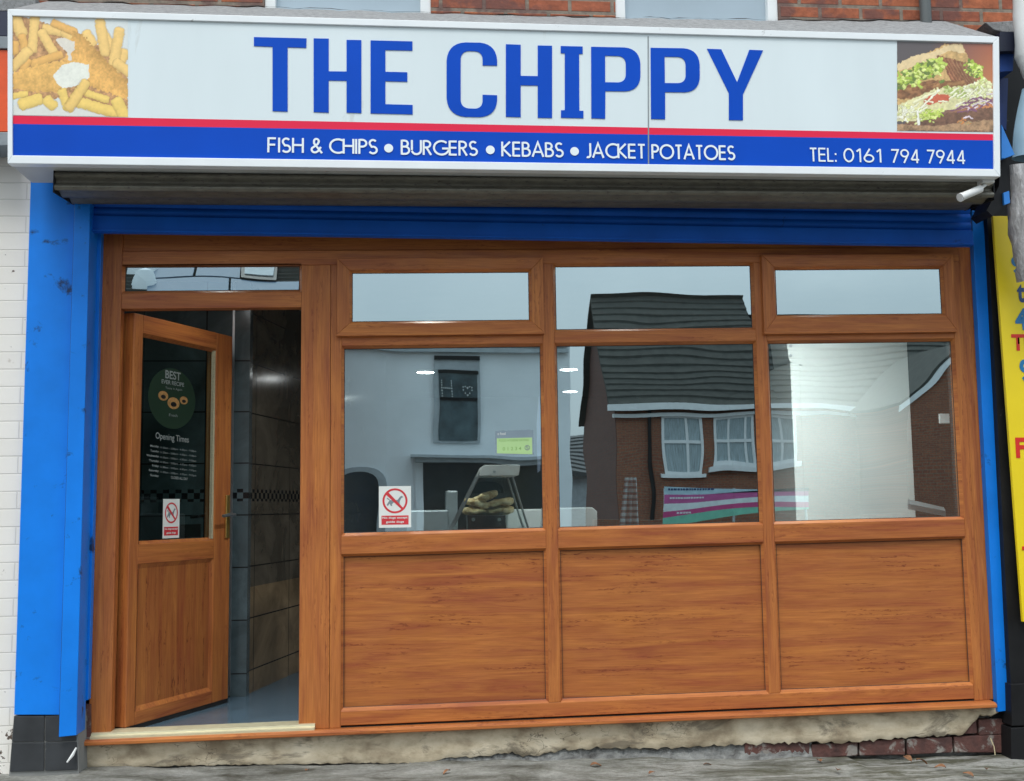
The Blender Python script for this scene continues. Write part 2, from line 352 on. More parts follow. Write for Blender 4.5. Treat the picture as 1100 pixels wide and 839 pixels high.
# ================================================================== GROUND, ROAD
def gz(x): return -0.018*(max(-8, min(8, x))+0.6)
m, nt, b, o = newmat('worn_concrete_pavement'); v = objco(nt, (1, 2.2, 1)); f = noise(nt, v, 2.2, 9, 0.62, 0.8)
c = ramp(nt, f, [(0.34, (0.11, 0.10, 0.075)), (0.45, (0.33, 0.325, 0.29)), (0.58, (0.54, 0.53, 0.49)), (0.7, (0.62, 0.61, 0.57))])
c = mixc(nt, 0.6, c, ramp(nt, noise(nt, objco(nt), 45, 8, 0.75), [(0.35, (0.55, 0.53, 0.5)), (0.65, (1.2, 1.2, 1.2))]), 'MULTIPLY')
v2 = objco(nt, (1, 5, 1)); k = ramp(nt, noise(nt, v2, 2.4, 10, 0.75, 1.0), [(0.46, (0, 0, 0)), (0.58, (0.85, 0.85, 0.85))])
sx_ = nt.nodes.new('ShaderNodeSeparateXYZ'); nt.links.new(objco(nt), sx_.inputs[0]); mr_ = nt.nodes.new('ShaderNodeMapRange'); mr_.inputs['From Min'].default_value = 0.2; mr_.inputs['From Max'].default_value = 2.2; mr_.inputs['To Min'].default_value = 0.25; nt.links.new(sx_.outputs[0], mr_.inputs['Value'])
c = mixc(nt, mixc(nt, 1.0, k, mr_.outputs[0], 'MULTIPLY'), c, (0.085, 0.08, 0.032)); nt.links.new(c, b.inputs['Base Color']); b.inputs['Roughness'].default_value = 0.75
bump(nt, b, noise(nt, v, 26, 10, 0.78), 1.0, 0.035); M['pave'] = m
m, nt, b, o = newmat('asphalt'); v = objco(nt); nt.links.new(ramp(nt, noise(nt, v, 60, 5), [(0.3, (0.035, 0.035, 0.037)), (0.7, (0.075, 0.075, 0.075))]), b.inputs['Base Color']); b.inputs['Roughness'].default_value = 0.85; bump(nt, b, noise(nt, v, 150, 3), 0.5, 0.01); M['asphalt'] = m
M['kerb'] = paint('concrete_kerb', (0.30, 0.29, 0.27), 0.85, 0, 0.2, 12)
M['line'] = paint('road_paint', (0.62, 0.60, 0.50), 0.7, 0, 0.1, 20, (0.2, 0.2, 0.2), 0.66)
mb = MB(); xs = [-60, -30, -12, -8]+[-8+i*0.04 for i in range(1, 400)]+[8, 12, 30, 60]; ys = [-2.45, -1.6, -1.0, -0.7]+[-0.66+0.03*i for i in range(23)]+[0.3]
nn = rng.random((40, 420))
for yy in ys:
    for i, xx in enumerate(xs):
        near = max(0, 1-abs(yy+0.05)/0.30) if -3 < xx < 4 else 0
        h = 0.004*math.sin(xx*7.1+yy*9)+0.003*math.sin(xx*17.3-yy*21)+0.004*(nn[int(abs(yy*30)) % 40][i]-0.5) if -8 < xx < 8 else 0
        mb.v.append((xx, yy, gz(xx)+h+0.018*near*(0.6+0.4*math.sin(xx*2.3))-(0.02 if xx > 2.2 else 0)*near))
nx = len(xs)
for j in range(len(ys)-1):
    for i in range(nx-1): mb.f.append((j*nx+i, j*nx+i+1, (j+1)*nx+i+1, (j+1)*nx+i)); mb.m.append(0)
struct(mb.build('pavement', M['pave'], smooth=True))
mb = MB()
for i in range(-30, 30): mb.add([(i*0.92+0.004, -2.6, gz(i*.92)-0.25), (i*.92+.916, -2.6, gz(i*.92+.92)-0.25), (i*.92+.916, -2.45, gz(i*.92+.92)-0.25), (i*.92+.004, -2.45, gz(i*.92)-.25), (i*0.92+0.004, -2.6, gz(i*.92)-0.005), (i*.92+.916, -2.6, gz(i*.92+.92)-0.005), (i*.92+.916, -2.45, gz(i*.92+.92)-0.005), (i*.92+.004, -2.45, gz(i*.92)-.005)], [(0, 1, 5, 4), (1, 2, 6, 5), (2, 3, 7, 6), (3, 0, 4, 7), (4, 5, 6, 7)])
struct(mb.build('kerb', M['kerb']))
gnd = MB().add([(-400, 300, -0.32), (400, 300, -0.32), (400, -600, -0.32), (-400, -600, -0.32)], [(0, 3, 2, 1)]); M['earth'] = paint('earth', (0.10, 0.10, 0.07), 0.9, 0, 0.3, 0.3); struct(gnd.build('ground', M['earth']))
struct(MB().add([(-60, -2.6, -0.30+0.17), (60, -2.6, -0.13-0.12), (60, -9.6, -0.25), (-60, -9.6, -0.13)], [(0, 3, 2, 1)]).build('road', M['asphalt']))
mb = MB()
for i in range(-14, 15): mb.add([(i*4.0, -6.15, -0.186-0.0000*i), (i*4+2, -6.15, -0.186), (i*4+2, -6.05, -0.186), (i*4, -6.05, -0.186)], [(0, 1, 2, 3)])
mb.xf(lambda x, y, z: (x, y, -0.19-0.001*x+0.006)); struct(mb.build('road_marking', M['line']))
struct(MB().box(-60, 60, -12.0, -9.6, -0.5, -0.06).build('far_pavement', M['kerb'], bevel=0.01))
struct(MB().box(-60, 60, -60, -12.0, -0.5, -0.085).build('forecourt', M['asphalt']))

# ================================================================== SHOP BUILDING
bld = thing('shop_building', 'two storey red brick shop building with white upper windows above the blue and white fascia', 'building', (0.7, 0.3, 0))
M['brick'] = brickmat('orange_red_brickwork', (0.42, 0.13, 0.055), (0.30, 0.085, 0.045), (0.24, 0.20, 0.16), 'xz', var=(0.12, 0.055, 0.05), shift=(0.07, 0.03))
BY = -0.04                                                 # face of the upper wall
zt = 5.6
wins = [((284, -60), (463, 40)), ((661, -60), (836, 40))]
wx = []
for a, b_ in wins: wx.append((P(a[0], 5, BY)[0], P(b_[0], 5, BY)[0]))
zwall = P(550, 60, BY)[1]; zs0 = P(372, 14, BY)[1]; 
x0w, x1w = P(-30, 5, BY)[0], P(1130, 10, BY)[0]
ztopw = zs0+1.55
mb = MB(); cuts = [x0w-0.3]+[c for w in wx for c in w]+[x1w+0.3]
for i in range(0, len(cuts), 2): mb.prism([(cuts[i], zwall-0.4), (cuts[i+1], zwall-0.4), (cuts[i+1], ztopw), (cuts[i], ztopw)], BY, BY+0.25)
for w in wx: mb.prism([(w[0], zwall-0.4), (w[1], zwall-0.4), (w[1], zs0-0.10), (w[0], zs0-0.10)], BY, BY+0.25)
mb.box(x0w-0.3, x1w+0.3, BY, BY+0.25, ztopw, zt)
mb.build('wall', M['brick'], bld)
for w in wx:
    fr = MB(); t = 0.055
    z0, z1 = zs0-0.10, ztopw
    fr.box(w[0], w[0]+t, BY+0.01, BY+0.09, z0, z1); fr.box(w[1]-t, w[1], BY+0.01, BY+0.09, z0, z1)
    fr.box(w[0]+t, w[1]-t, BY+0.01, BY+0.09, z0, zs0+0.012); fr.box(w[0]+t, w[1]-t, BY+0.01, BY+0.09, z1-t, z1); fr.box(w[0]+t, w[1]-t, BY+0.02, BY+0.08, z0+0.95, z0+1.0)
    wn_ = fr.build('window', M['upvc_white'], bld, bevel=0.004)
    MB().box(w[0]+t, w[1]-t, BY+0.05, BY+0.055, zs0+0.012, z1-t).build('pane', M['frosted'], wn_)
# mineral felt apron sloping from the sign box to the wall
SY = -0.58
top = [(8, 9.5), (280, 16.5), (560, 24.5), (820, 32), (1073.4, 39.2)]; bk = [(40, -2), (280, 8.5), (560, 17.5), (820, 22.5), (1053, 25)]
mb = MB(); N = 90; fr_ = []; bk_ = []
def lerp(pts, x):
    for a, b_ in zip(pts, pts[1:]):
        if x <= b_[0]: t = (x-a[0])/(b_[0]-a[0]); return a[1]+(b_[1]-a[1])*t
    return pts[-1][1]
sTL, sTR, sBR, sBL = P(8, 9.5, SY), P(1073.4, 39.2, SY), P(1074.8, 189.7, SY), P(8, 175.5, SY)
bx0 = P(30, 0, BY-0.02)[0]; bx1 = P(1053, 25, BY-0.02)[0]
bx0 = sTL[0]; bx1 = sTR[0]
for i in range(N+1):
    t = i/N; xf_ = sTL[0]+(sTR[0]-sTL[0])*t; zf_ = sTL[1]+(sTR[1]-sTL[1])*t
    xb = bx0+(bx1-bx0)*t; px = 20+1040*t
    zb = P(px, lerp([(0, 0), (280, 8.5), (560, 17.5), (820, 22.5), (1060, 24)], px), BY-0.02)[1]+0.0025*math.sin(i*1.3)+random.uniform(-.003, .003)
    fr_.append((xf_, SY+0.012, zf_+0.002)); bk_.append((xb, BY-0.022, zb))
vs = fr_+bk_+[(x, y, z-0.015) for x, y, z in bk_]+[(x, y, z-0.004) for x, y, z in fr_]; n = N+1
fs = []
for i in range(N): fs += [(i, i+1, n+i+1, n+i), (n+i, n+i+1, 2*n+i+1, 2*n+i), (2*n+i, 2*n+i+1, 3*n+i+1, 3*n+i)]
mb.add(vs, fs); mb.build('felt_flashing', M['lead'], bld, smooth=True)
mb = MB(); vs = [(x, y-0.003, z+0.004) for x, y, z in bk_]+[(x, BY-0.001, z+0.012+0.008*random.random()) for x, y, z in bk_]
mb.add(vs, [(i, i+1, n+i+1, n+i) for i in range(N)]); mb.build('flashing_joint', M['rubber_and_gap'], bld)
# rain pipe
xp, zp = P(994, 10, BY-0.06); MB().tube([(xp, BY-0.06, 2.9), (xp, BY-0.06, zt)], 0.03, 14).build('drainpipe', M['pipe'], bld, smooth=True)
# pilaster and reveals
PY = -0.16
pil = MB().prism(PX([(34.5, 140), (92, 140), (75, 768), (15, 768)], PY), PY, 0.25)
pil.build('pilaster', M['blue'], bld, bevel=0.003)
MB().prism(PX([(76, 210), (110, 210), (94.6, 752), (89, 753), (86, 758), (62, 759)], -0.05), -0.05, -0.004).build('pilaster_return', M['blue'], bld, bevel=0.002)
# plinth tiles under the pilaster
M['tile_black'] = paint('charcoal_plinth_tile', (0.035, 0.038, 0.042), 0.35, 0, 0.3, 7, (0.25, 0.25, 0.24), 0.70, 0.1)
M['grout'] = paint('grey_grout', (0.22, 0.22, 0.21), 0.9)
mb = MB().prism(PX([(15, 769), (84, 769), (85, 840), (9, 840)], PY+0.012), PY+0.012, 0.2); mb.build('plinth', M['grout'], bld)
mb = MB()
for q in ([(15.2, 769.2), (47.4, 769.2), (47.2, 796.5), (12.8, 796.7)], [(48.6, 769.2), (81.5, 768), (81.6, 796), (48.4, 796.5)], [(12.6, 798), (47.2, 797.8), (47, 828), (10.5, 829)], [(48.4, 797.8), (82, 797.3), (83, 827), (48.2, 828)]):
    mb.prism(PX(q, PY+0.004), PY+0.004, PY+0.02)
mb.build('plinth_tile', M['tile_black'], bld, bevel=0.002)
# rendered base below the shopfront, ragged at the bottom, over bricks at the right
M['render'] = paint('cream_cement_render', (0.56, 0.47, 0.33), 0.9, 0, 0.18, 5, (0.20, 0.155, 0.10), 0.66, 0.9)
m, nt, b, o = newmat('cracked_render'); v = objco(nt, (1, 1, 1.6)); c = ramp(nt, noise(nt, v, 5, 8, 0.6), [(0.36, (0.30, 0.235, 0.155)), (0.5, (0.52, 0.435, 0.305)), (0.66, (0.66, 0.575, 0.43))])
vo = nt.nodes.new('ShaderNodeTexVoronoi'); vo.feature = 'DISTANCE_TO_EDGE'; vo.inputs['Scale'].default_value = 4.5
dv = nt.nodes.new('ShaderNodeMixRGB'); dv.blend_type = 'ADD'; dv.inputs[0].default_value = 0.5; nt.links.new(v, dv.inputs[1])
nn2 = nt.nodes.new('ShaderNodeTexNoise'); nn2.inputs['Scale'].default_value = 9; nn2.inputs['Detail'].default_value = 6; nt.links.new(v, nn2.inputs[0]); nt.links.new(nn2.outputs['Color'], dv.inputs[2]); nt.links.new(dv.outputs[0], vo.inputs['Vector'])
k = ramp(nt, vo.outputs['Distance'], [(0.0, (1, 1, 1)), (0.018, (0, 0, 0))]); k2 = ramp(nt, noise(nt, v, 2.6, 4), [(0.54, (0, 0, 0)), (0.60, (1, 1, 1))])
c = mixc(nt, mixc(nt, 1.0, k, k2, 'MULTIPLY'), c, (0.07, 0.05, 0.035))
k3 = ramp(nt, noise(nt, objco(nt, (1, 1, 3)), 3.2, 9, 0.7, 0.5), [(0.53, (0, 0, 0)), (0.62, (0.8, 0.8, 0.8))]); c = mixc(nt, k3, c, (0.17, 0.14, 0.10))
nt.links.new(c, b.inputs['Base Color']); b.inputs['Roughness'].default_value = 0.92
bump(nt, b, mixc(nt, 0.5, noise(nt, v, 30, 9, 0.7), vo.outputs['Distance']), 0.55, 0.012); M['render'] = m
bot = [(82, 826), (200, 822), (300, 820.5), (400, 819.5), (462, 819.5), (478, 814), (520, 811.5), (548, 808), (560, 811), (572, 812), (600, 806), (640, 803.5), (690, 803), (740, 802.5), (800, 799.5), (860, 797), (905, 797.5), (960, 793), (1035, 789), (1042, 778), (1050, 770), (1072, 766)]
topl = [(82, 796), (1072, 754)]
mb = MB(); rows = 10; cols = 260; RY = 0.0
for i in range(cols+1):
    px = 82+(1071-82)*i/cols; yb = lerp(bot, px)+random.uniform(-0.8, 0.8)+(0.9*math.sin(px*0.35)+0.6*math.sin(px*.9) if px > 470 else 0); yt = lerp(topl, px)
    for j in range(rows+1):
        t = j/rows; x, z = P(px, yt+(yb-yt)*t, RY); lump = 0.003*math.sin(px*0.031+2*t)+0.0015*math.sin(px*0.17+5*t)+random.uniform(-.0008, .0008)
        mb.v.append((x, RY-0.012+lump+(0.006 if j == rows else 0), z))
for i in range(cols):
    for j in range(rows): mb.f.append((i*(rows+1)+j, i*(rows+1)+j+1, (i+1)*(rows+1)+j+1, (i+1)*(rows+1)+j)); mb.m.append(0)
# returned edge at the bottom
for i in range(cols):
    a = mb.v[i*(rows+1)+rows]; b_ = mb.v[(i+1)*(rows+1)+rows]; o_ = len(mb.v); mb.v += [(a[0], 0.05, a[2]), (b_[0], 0.05, b_[2])]; mb.f.append((i*(rows+1)+rows, o_, o_+1, (i+1)*(rows+1)+rows)); mb.m.append(0)
mb.build('base_render', M['render'], bld, smooth=True)
m, nt, b, o = newmat('grey_cement_lump'); v = objco(nt, (1, 1, 2)); nt.links.new(ramp(nt, noise(nt, v, 12, 9, 0.7, 0.5), [(0.34, (0.08, 0.075, 0.07)), (0.5, (0.24, 0.24, 0.23)), (0.7, (0.40, 0.40, 0.38))]), b.inputs['Base Color']); b.inputs['Roughness'].default_value = 0.9; bump(nt, b, noise(nt, v, 40, 8, 0.7), 1.0, 0.02); M['cement'] = m
mb = MB()
for i in range(161):
    px = 440+(872-440)*i/160
    for j, (yy, Y) in enumerate(((790, 0.03), (800, 0.028), (806, 0.022), (812, 0.014), (818, 0.002), (826, -0.03))):
        x, z = P(px, yy-(px-440)*0.012, Y); mb.v.append((x+random.uniform(-.002, .002), Y-random.uniform(0, 0.012), z+random.uniform(-.002, .002)))
for i in range(160):
    for j in range(5): mb.f.append((i*6+j, i*6+j+1, i*6+j+7, i*6+j+6)); mb.m.append(0)
mb.build('base_cement', M['cement'], bld, smooth=True)
m, nt, b, o = newmat('dark_red_base_brick'); v = objco(nt); c = ramp(nt, noise(nt, v, 11, 7), [(0.3, (0.05, 0.026, 0.024)), (0.6, (0.125, 0.052, 0.042))]); c = mixc(nt, ramp(nt, noise(nt, v, 9, 8, .65, .6), [(0.56, (0, 0, 0)), (0.62, (.8, .8, .8))]), c, (0.30, 0.28, 0.25)); nt.links.new(c, b.inputs['Base Color']); b.inputs['Roughness'].default_value = 0.85; bump(nt, b, noise(nt, v, 50, 6), 0.7, 0.01); M['basebrick'] = m
mb = MB()
for q in ([(872, 800), (921.5, 797), (921.5, 812), (872, 815)], [(923.5, 796.5), (972, 794), (972.5, 811), (923.5, 812)], [(974.5, 794), (1023, 791.8), (1024, 808.5), (975, 811)], [(1025, 791.6), (1083, 789), (1085, 809), (1026, 808.4)], [(1051.5, 773.5), (1088, 771.5), (1089, 788), (1052, 790.2)], [(985, 775), (1049, 772), (1050, 788), (985, 791)], [(800, 795), (870, 791), (870, 815), (800, 819)]):
    mb.prism(PX(q, 0.006), 0.006, 0.12)
mb.build('base_brick', M['basebrick'], bld, bevel=0.005)
MB().prism(PX([(84, 812), (1092, 766), (1095, 850), (84, 850)], 0.05), 0.05, 0.3).build('base_backing', M['cement'], bld)
MB().prism(PX([(81, 757), (97, 757), (97, 800), (82, 800)], -0.02), -0.02, 0.2).build('exposed_brick', M['basebrick'], bld)
# right return wall behind the guide
MB().prism(PX([(1036, 232), (1078, 232), (1103, 790), (1067, 790)], 0.02), 0.02, 0.3).build('right_jamb', M['black'], bld)
# interior shell
HZ = 1.22+1.35*1.0
FZ = P(300, 781, 0.03)[1]
M['dark_ceiling'] = paint('dim_ceiling', (0.16, 0.14, 0.12), 0.7)
struct(MB().box(-1.62, 4.1, 0.11, 8.2, FZ-0.12, FZ-0.01).build('interior_floor', paint('blue_grey_vinyl_floor', (0.075, 0.12, 0.16), 0.22, 0, 0.15, 3, (0.05, 0.07, 0.09), 0.66)))
struct(MB().box(-1.7, 4.1, 0.12, 8.2, HZ, HZ+0.1).build('ceiling', M['dark_ceiling']))
m, nt, b, o = newmat('grey_marble_wall_tile')
def tilemat(name, swap, col, rough=0.18, tw=0.6, th=0.3, band=True, lowcol=None):
    m, nt, b, o = newmat(name); v = objco(nt, (1, 1, 1), swap); br = nt.nodes.new('ShaderNodeTexBrick'); br.offset = 0
    br.inputs['Scale'].default_value = 1; br.inputs['Brick Width'].default_value = tw; br.inputs['Row Height'].default_value = th; br.inputs['Mortar Size'].default_value = 0.004
    nt.links.new(v, br.inputs['Vector'])
    c = ramp(nt, noise(nt, v, 2.6, 8, 0.62, 1.4), [(0.3, tuple(x*0.55 for x in col)), (0.55, col), (0.75, tuple(x*1.5 for x in col))])
    if lowcol:
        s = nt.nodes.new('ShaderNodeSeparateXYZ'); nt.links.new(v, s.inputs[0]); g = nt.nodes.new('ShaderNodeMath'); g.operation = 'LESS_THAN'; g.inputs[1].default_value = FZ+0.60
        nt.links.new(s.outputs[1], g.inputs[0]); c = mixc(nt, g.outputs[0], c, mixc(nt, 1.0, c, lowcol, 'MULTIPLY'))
    if band:
        s = nt.nodes.new('ShaderNodeSeparateXYZ'); nt.links.new(v, s.inputs[0])
        ck = nt.nodes.new('ShaderNodeTexChecker'); ck.inputs['Scale'].default_value = 1/0.035; ck.inputs['Color1'].default_value = (0.008, 0.01, 0.012, 1); ck.inputs['Color2'].default_value = (*[x*1.0 for x in col], 1); nt.links.new(v, ck.inputs[0])
        a = nt.nodes.new('ShaderNodeMath'); a.operation = 'COMPARE'; a.inputs[1].default_value = 1.315; a.inputs[2].default_value = 0.036; nt.links.new(s.outputs[1], a.inputs[0])
        c = mixc(nt, a.outputs[0], c, ck.outputs[0])
    c = mixc(nt, br.outputs['Fac'], c, (0.015, 0.015, 0.015)); nt.links.new(c, b.inputs['Base Color']); b.inputs['Roughness'].default_value = rough; return m
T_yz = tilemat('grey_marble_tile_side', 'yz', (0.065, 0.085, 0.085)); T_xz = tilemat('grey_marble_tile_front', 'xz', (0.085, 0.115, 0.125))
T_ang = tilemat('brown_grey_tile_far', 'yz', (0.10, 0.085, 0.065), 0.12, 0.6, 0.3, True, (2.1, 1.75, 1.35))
wl = P(128, 500, 0.12)[0]-0.10
PYR = 1.02                                                 # front of the inner pier
xa = P(248, 600, PYR)[0]; xb_ = P(266, 600, PYR)[0]
iw = thing('tiled_partition', 'grey marble tiled inner wall and pier beyond the open shop door', 'wall', (wl, 0.5, FZ))
MB().box(wl-0.1, wl, 0.12, PYR, FZ-0.05, HZ).build('side_wall', T_yz, iw)
MB().box(wl-0.1, xb_, PYR, PYR+0.12, FZ-0.05, HZ).build('pier', T_xz, iw)
MB().box(xa-0.006, xa+0.006, PYR-0.006, PYR+0.001, FZ, HZ).build('edge_trim', M['metal'], iw)
a13 = math.radians(13); L = 3.2; dx, dy = math.sin(a13)*L, math.cos(a13)*L
mb = MB().add([(xb_, PYR+0.12, FZ-0.02), (xb_+dx, PYR+0.12+dy, FZ-0.02), (xb_+dx, PYR+0.12+dy, HZ), (xb_, PYR+.12, HZ), (xb_-0.1, PYR+0.14, FZ-0.02), (xb_+dx-.1, PYR+0.14+dy, FZ-0.02), (xb_+dx-.1, PYR+0.14+dy, HZ), (xb_-.1, PYR+.14, HZ)], [(0, 1, 2, 3), (4, 7, 6, 5), (3, 2, 6, 7), (1, 5, 6, 2)])
mb.build('far_side_wall', T_ang, iw)
M['inner_wall'] = paint('dim_painted_inner_wall', (0.10, 0.095, 0.09), 0.7)
MB().box(-1.7, 4.1, 8.0, 8.15, FZ-0.1, HZ).build('back_wall', M['inner_wall'], bld)
MB().box(3.95, 4.1, 0.31, 8.0, FZ-0.1, HZ).build('inner_right_wall', M['inner_wall'], bld)
MB().box(3.05, 4.1, 0.305, 0.40, FZ-.1, HZ).build('inner_front_wall', M['inner_wall'], bld)
MB().box(-1.75, 3.3, 0.12, 0.26, HZ+.101, 3.2).build('bulkhead', M['dark'], bld)

# ================================================================== SHOPFRONT
sf = thing('shopfront', 'golden oak upvc shopfront with open part glazed door, windows and three lower panels', 'shopfront', (0.7, 0, FZ-0.05))
def hz(z): return lambda x: z+K*x
def Zk(px, py): x, z = P(px, py); return z-K*x
X = {}
X['oL'] = P(108.5, 262)[0]; X['oL'] = (P(108.5, 262)[0]+P(94, 794.5)[0])/2
X['dL'] = P(128, 500)[0]-0.0; X['dL'] = (P(128.5, 332)[0]+P(121, 780)[0])/2
X['dR'] = (P(323.2, 332)[0]+P(321.3, 777.7)[0])/2
X['j'] = P(354.5, 560)[0]
BD = 0.012                                                 # bead width
X['g1L'] = P(369.6, 470, 0.02)[0]-BD; X['g1R'] = (P(580.2, 373.7, 0.02)[0]+P(583.5, 569.8, 0.02)[0])/2+BD
X['g2L'] = P(599.5, 470, 0.02)[0]-BD; X['g2R'] = P(812.5, 470, 0.02)[0]+BD
X['g3L'] = P(829, 470, 0.02)[0]-BD; X['g3R'] = P(1026.5, 462, 0.02)[0]+BD
X['oR'] = P(1060.5, 500)[0]; X['kR'] = P(1046, 560)[0]
Z = {}
Z['cb'] = Zk(600, 782.0); Z['ct'] = Zk(600, 772.0)
Z['pb'] = Zk(478, 759.5); Z['pt'] = (Zk(367.3, 595.9)+Zk(1039.4, 576))/2
Z['gb'] = (Zk(369.6, 572.6)+Zk(1033.5, 555.2))/2-BD; Z['gt'] = (Zk(369.6, 373.7)+Zk(1019, 366.5))/2+BD
Z['tb'] = Zk(700, 352.5)-BD; Z['tt'] = Zk(700, 285)+BD
Z['ft'] = Zk(550, 255)
Z['dt'] = Zk(227, 331)
Z['dgb'] = Zk(227, 311.5)-BD; Z['dgt'] = Zk(227, 285.5)+BD
def quad(x0, x1, z0, z1): return [(x0, z0+K*x0), (x1, z0+K*x1), (x1, z1+K*x1), (x0, z1+K*x0)]
def member(name, x0, x1, z0, z1, mat, y0=0.0, y1=0.07, bevel=0.003): return MB().prism(quad(x0, x1, z0, z1), y0, y1).build(name, mat, sf, bevel=bevel)
g = 0.0008
member('jamb', X['oL'], X['dL'], Z['cb'], Z['ft']+.10, M['wood_v'])
member('door_post', X['dR'], X['j']-g, Z['ct'], Z['tt']+0.0, M['wood_v'])
member('window_jamb', X['j']+g, X['g1L'], Z['ct'], Z['tt'], M['wood_v'])
member('mullion', X['g1R'], X['g2L'], Z['pb'], Z['tt'], M['wood_v'])
member('mullion', X['g2R'], X['g3L'], Z['pb'], Z['tt'], M['wood_v'])
member('jamb', X['g3R'], X['kR'], Z['ct'], Z['tt'], M['wood_v'])
member('jamb_extension', X['kR']+g, X['oR'], Z['ct'], Z['ft']+.10, M['wood_v'], 0.012, 0.08)
member('head', X['dL'], X['kR'], Z['tt'], Z['tt']+0.075, M['wood_h'])
member('head_extension', X['dL'], X['kR'], Z['tt']+0.0765, Z['ft']+0.10, M['wood_h'], 0.008, 0.08)
for a, b_ in (('g1L', 'g1R'), ('g2L', 'g2R'), ('g3L', 'g3R')):
    member('transom', X[a], X[b_], Z['gt'], Z['tb'], M['wood_h'])
    member('mid_rail', X[a], X[b_], Z['pt'], Z['gb'], M['wood_h'])
member('bottom_rail', X['g1L'], X['g3R'], Z['ct']+0.010, Z['pb'], M['wood_h'])
member('door_transom', X['dL'], X['dR'], Z['dt'], Z['dgb'], M['wood_h'])
member('door_head', X['dL'], X['dR'], Z['dgt'], Z['tt'], M['wood_h'])
# cill
mb = MB(); xc0, xc1 = P(82, 798, -0.06)[0], P(1071, 757, -0.06)[0]
zc0, zc1 = P(82, 801.5, -0.062)[1], P(1071, 760, -0.062)[1]; kc_ = (zc1-zc0)/(xc1-xc0)
def cl(x, y, z):
    t = 1 if y > -0.001 else 0
    return (x, y, (z+K*x) if t else (z-Z['cb']+zc0+kc_*(x-xc0)))
pr = [(-0.062, Z['cb']), (-0.062, Z['cb']+0.014), (-0.056, Z['cb']+0.018), (-0.050, Z['cb']+0.018), (-0.049, Z['cb']+0.023), (0.0, Z['ct']), (0.10, Z['ct']), (0.10, Z['cb']-0.01), (-0.05, Z['cb']-0.004)]
mb.add([cl(x, y, z) for x in (xc0, xc1) for y, z in pr], [(i, (i+1) % 9, (i+1) % 9+9, i+9) for i in range(9)]+[tuple(range(8, -1, -1)), tuple(range(9, 18))]); mb.build('cill', M['wood_h'], sf, bevel=0.0015)
MB().prism([(X['j'], Z['ct']+.0005+K*X['j']), (X['g3R']+.03, Z['ct']+.0005+K*(X['g3R']+.03)), (X['g3R']+.03, Z['ct']+0.0036+K*(X['g3R']+.03)), (X['j'], Z['ct']+0.0036+K*X['j'])], 0.004, 0.06).build('shadow_gap_strip', M['rubber_and_gap'], sf)  # black strip painted in for the shadow gap between bottom rail and cill
# glazing: bead, gasket, pane
def glaze(x0, x1, z0, z1, parent, bw=BD, yo=0.0, yi=0.022, pane='pane', glass=None):
    o_ = quad(x0, x1, z0, z1); i_ = quad(x0+bw, x1-bw, z0+bw, z1-bw); i2 = quad(x0+bw+.003, x1-bw-.003, z0+bw+.003, z1-bw-.003)
    MB().ring(o_, i_, yo+0.002, yi).build('bead', M['wood_h'], parent)
    MB().ring(i_, i2, yi, yi+0.001).build('gasket', M['rubber_and_gap'], parent)
    MB().add([(x, yi+0.002, z) for x, z in i_], [(0, 1, 2, 3)]).build(pane, glass or M['glass'], parent)
for a, b_ in (('g1L', 'g1R'), ('g2L', 'g2R'), ('g3L', 'g3R')): glaze(X[a], X[b_], Z['gb'], Z['gt'], sf)
glaze(X['g2L'], X['g2R'], Z['tb'], Z['tt'], sf); glaze(X['dL'], X['dR'], Z['dgb'], Z['dgt'], sf)
# top hung sashes stand proud of the frame
def sash(pxq, pxg):
    Ys = -0.022
    xs_ = [P(p[0], p[1], Ys)[0] for p in pxq]; zz = [P(p[0], p[1], Ys) for p in pxq]
    x0, x1 = xs_[0], xs_[1]; z1, z0 = [z-K*x for x, z in zz]
    gx0, gz1 = P(*pxg[0], 0.0); gx1, gz0 = P(*pxg[1], 0.0); gz1 -= K*gx0; gz0 -= K*gx1
    gx0 -= BD; gx1 += BD; gz1 += BD; gz0 -= BD
    mb = MB(); e = 0.0
    # mitred rails
    A = quad(x0, x1, z0, z1); B = quad(gx0, gx1, gz0, gz1)
    s = MB()
    for i in (0, 2): s.prism([A[i], A[(i+1) % 4], B[(i+1) % 4], B[i]], Ys, 0.0)
    so_ = s.build('sash', M['wood_h'], sf, bevel=0.0025)
    for i in (1, 3): MB().prism([A[i], A[(i+1) % 4], B[(i+1) % 4], B[i]], Ys, 0.0).build('stile', M['wood_v'], so_, bevel=0.0025)
    # drip bead along the bottom
    MB().prism(quad(x0-0.002, x1+0.002, z0-0.008, z0+0.004), Ys-0.004, 0.0).build('drip_bar', M['wood_h'], so_, bevel=0.002)
    glaze(gx0, gx1, gz0, gz1, so_, BD, Ys+0.003, -0.002)
    return so_
sash([(362, 277.5), (584.5, 357)], [(378.4, 293.6), (568.6, 344)])
sash([(818, 273.5), (1028.5, 355)], [(832.4, 290), (1011.7, 337.2)])
# timber look panels
for a, b_ in (('g1L', 'g1R'), ('g2L', 'g2R'), ('g3L', 'g3R')):
    x0, x1 = X[a], X[b_]; o_ = quad(x0, x1, Z['pb'], Z['pt']); i_ = quad(x0+.012, x1-.012, Z['pb']+.014, Z['pt']-.012)
    MB().ring(o_, i_, 0.003, 0.018).build('bead', M['wood_h'], sf)
    MB().ring(i_, quad(x0+.0145, x1-.0145, Z['pb']+.0165, Z['pt']-.0145), 0.018, 0.019).build('bead_gasket', M['rubber_and_gap'], sf)
    MB().prism(i_, 0.028, 0.05).build('panel', M['wood_panel'], sf)
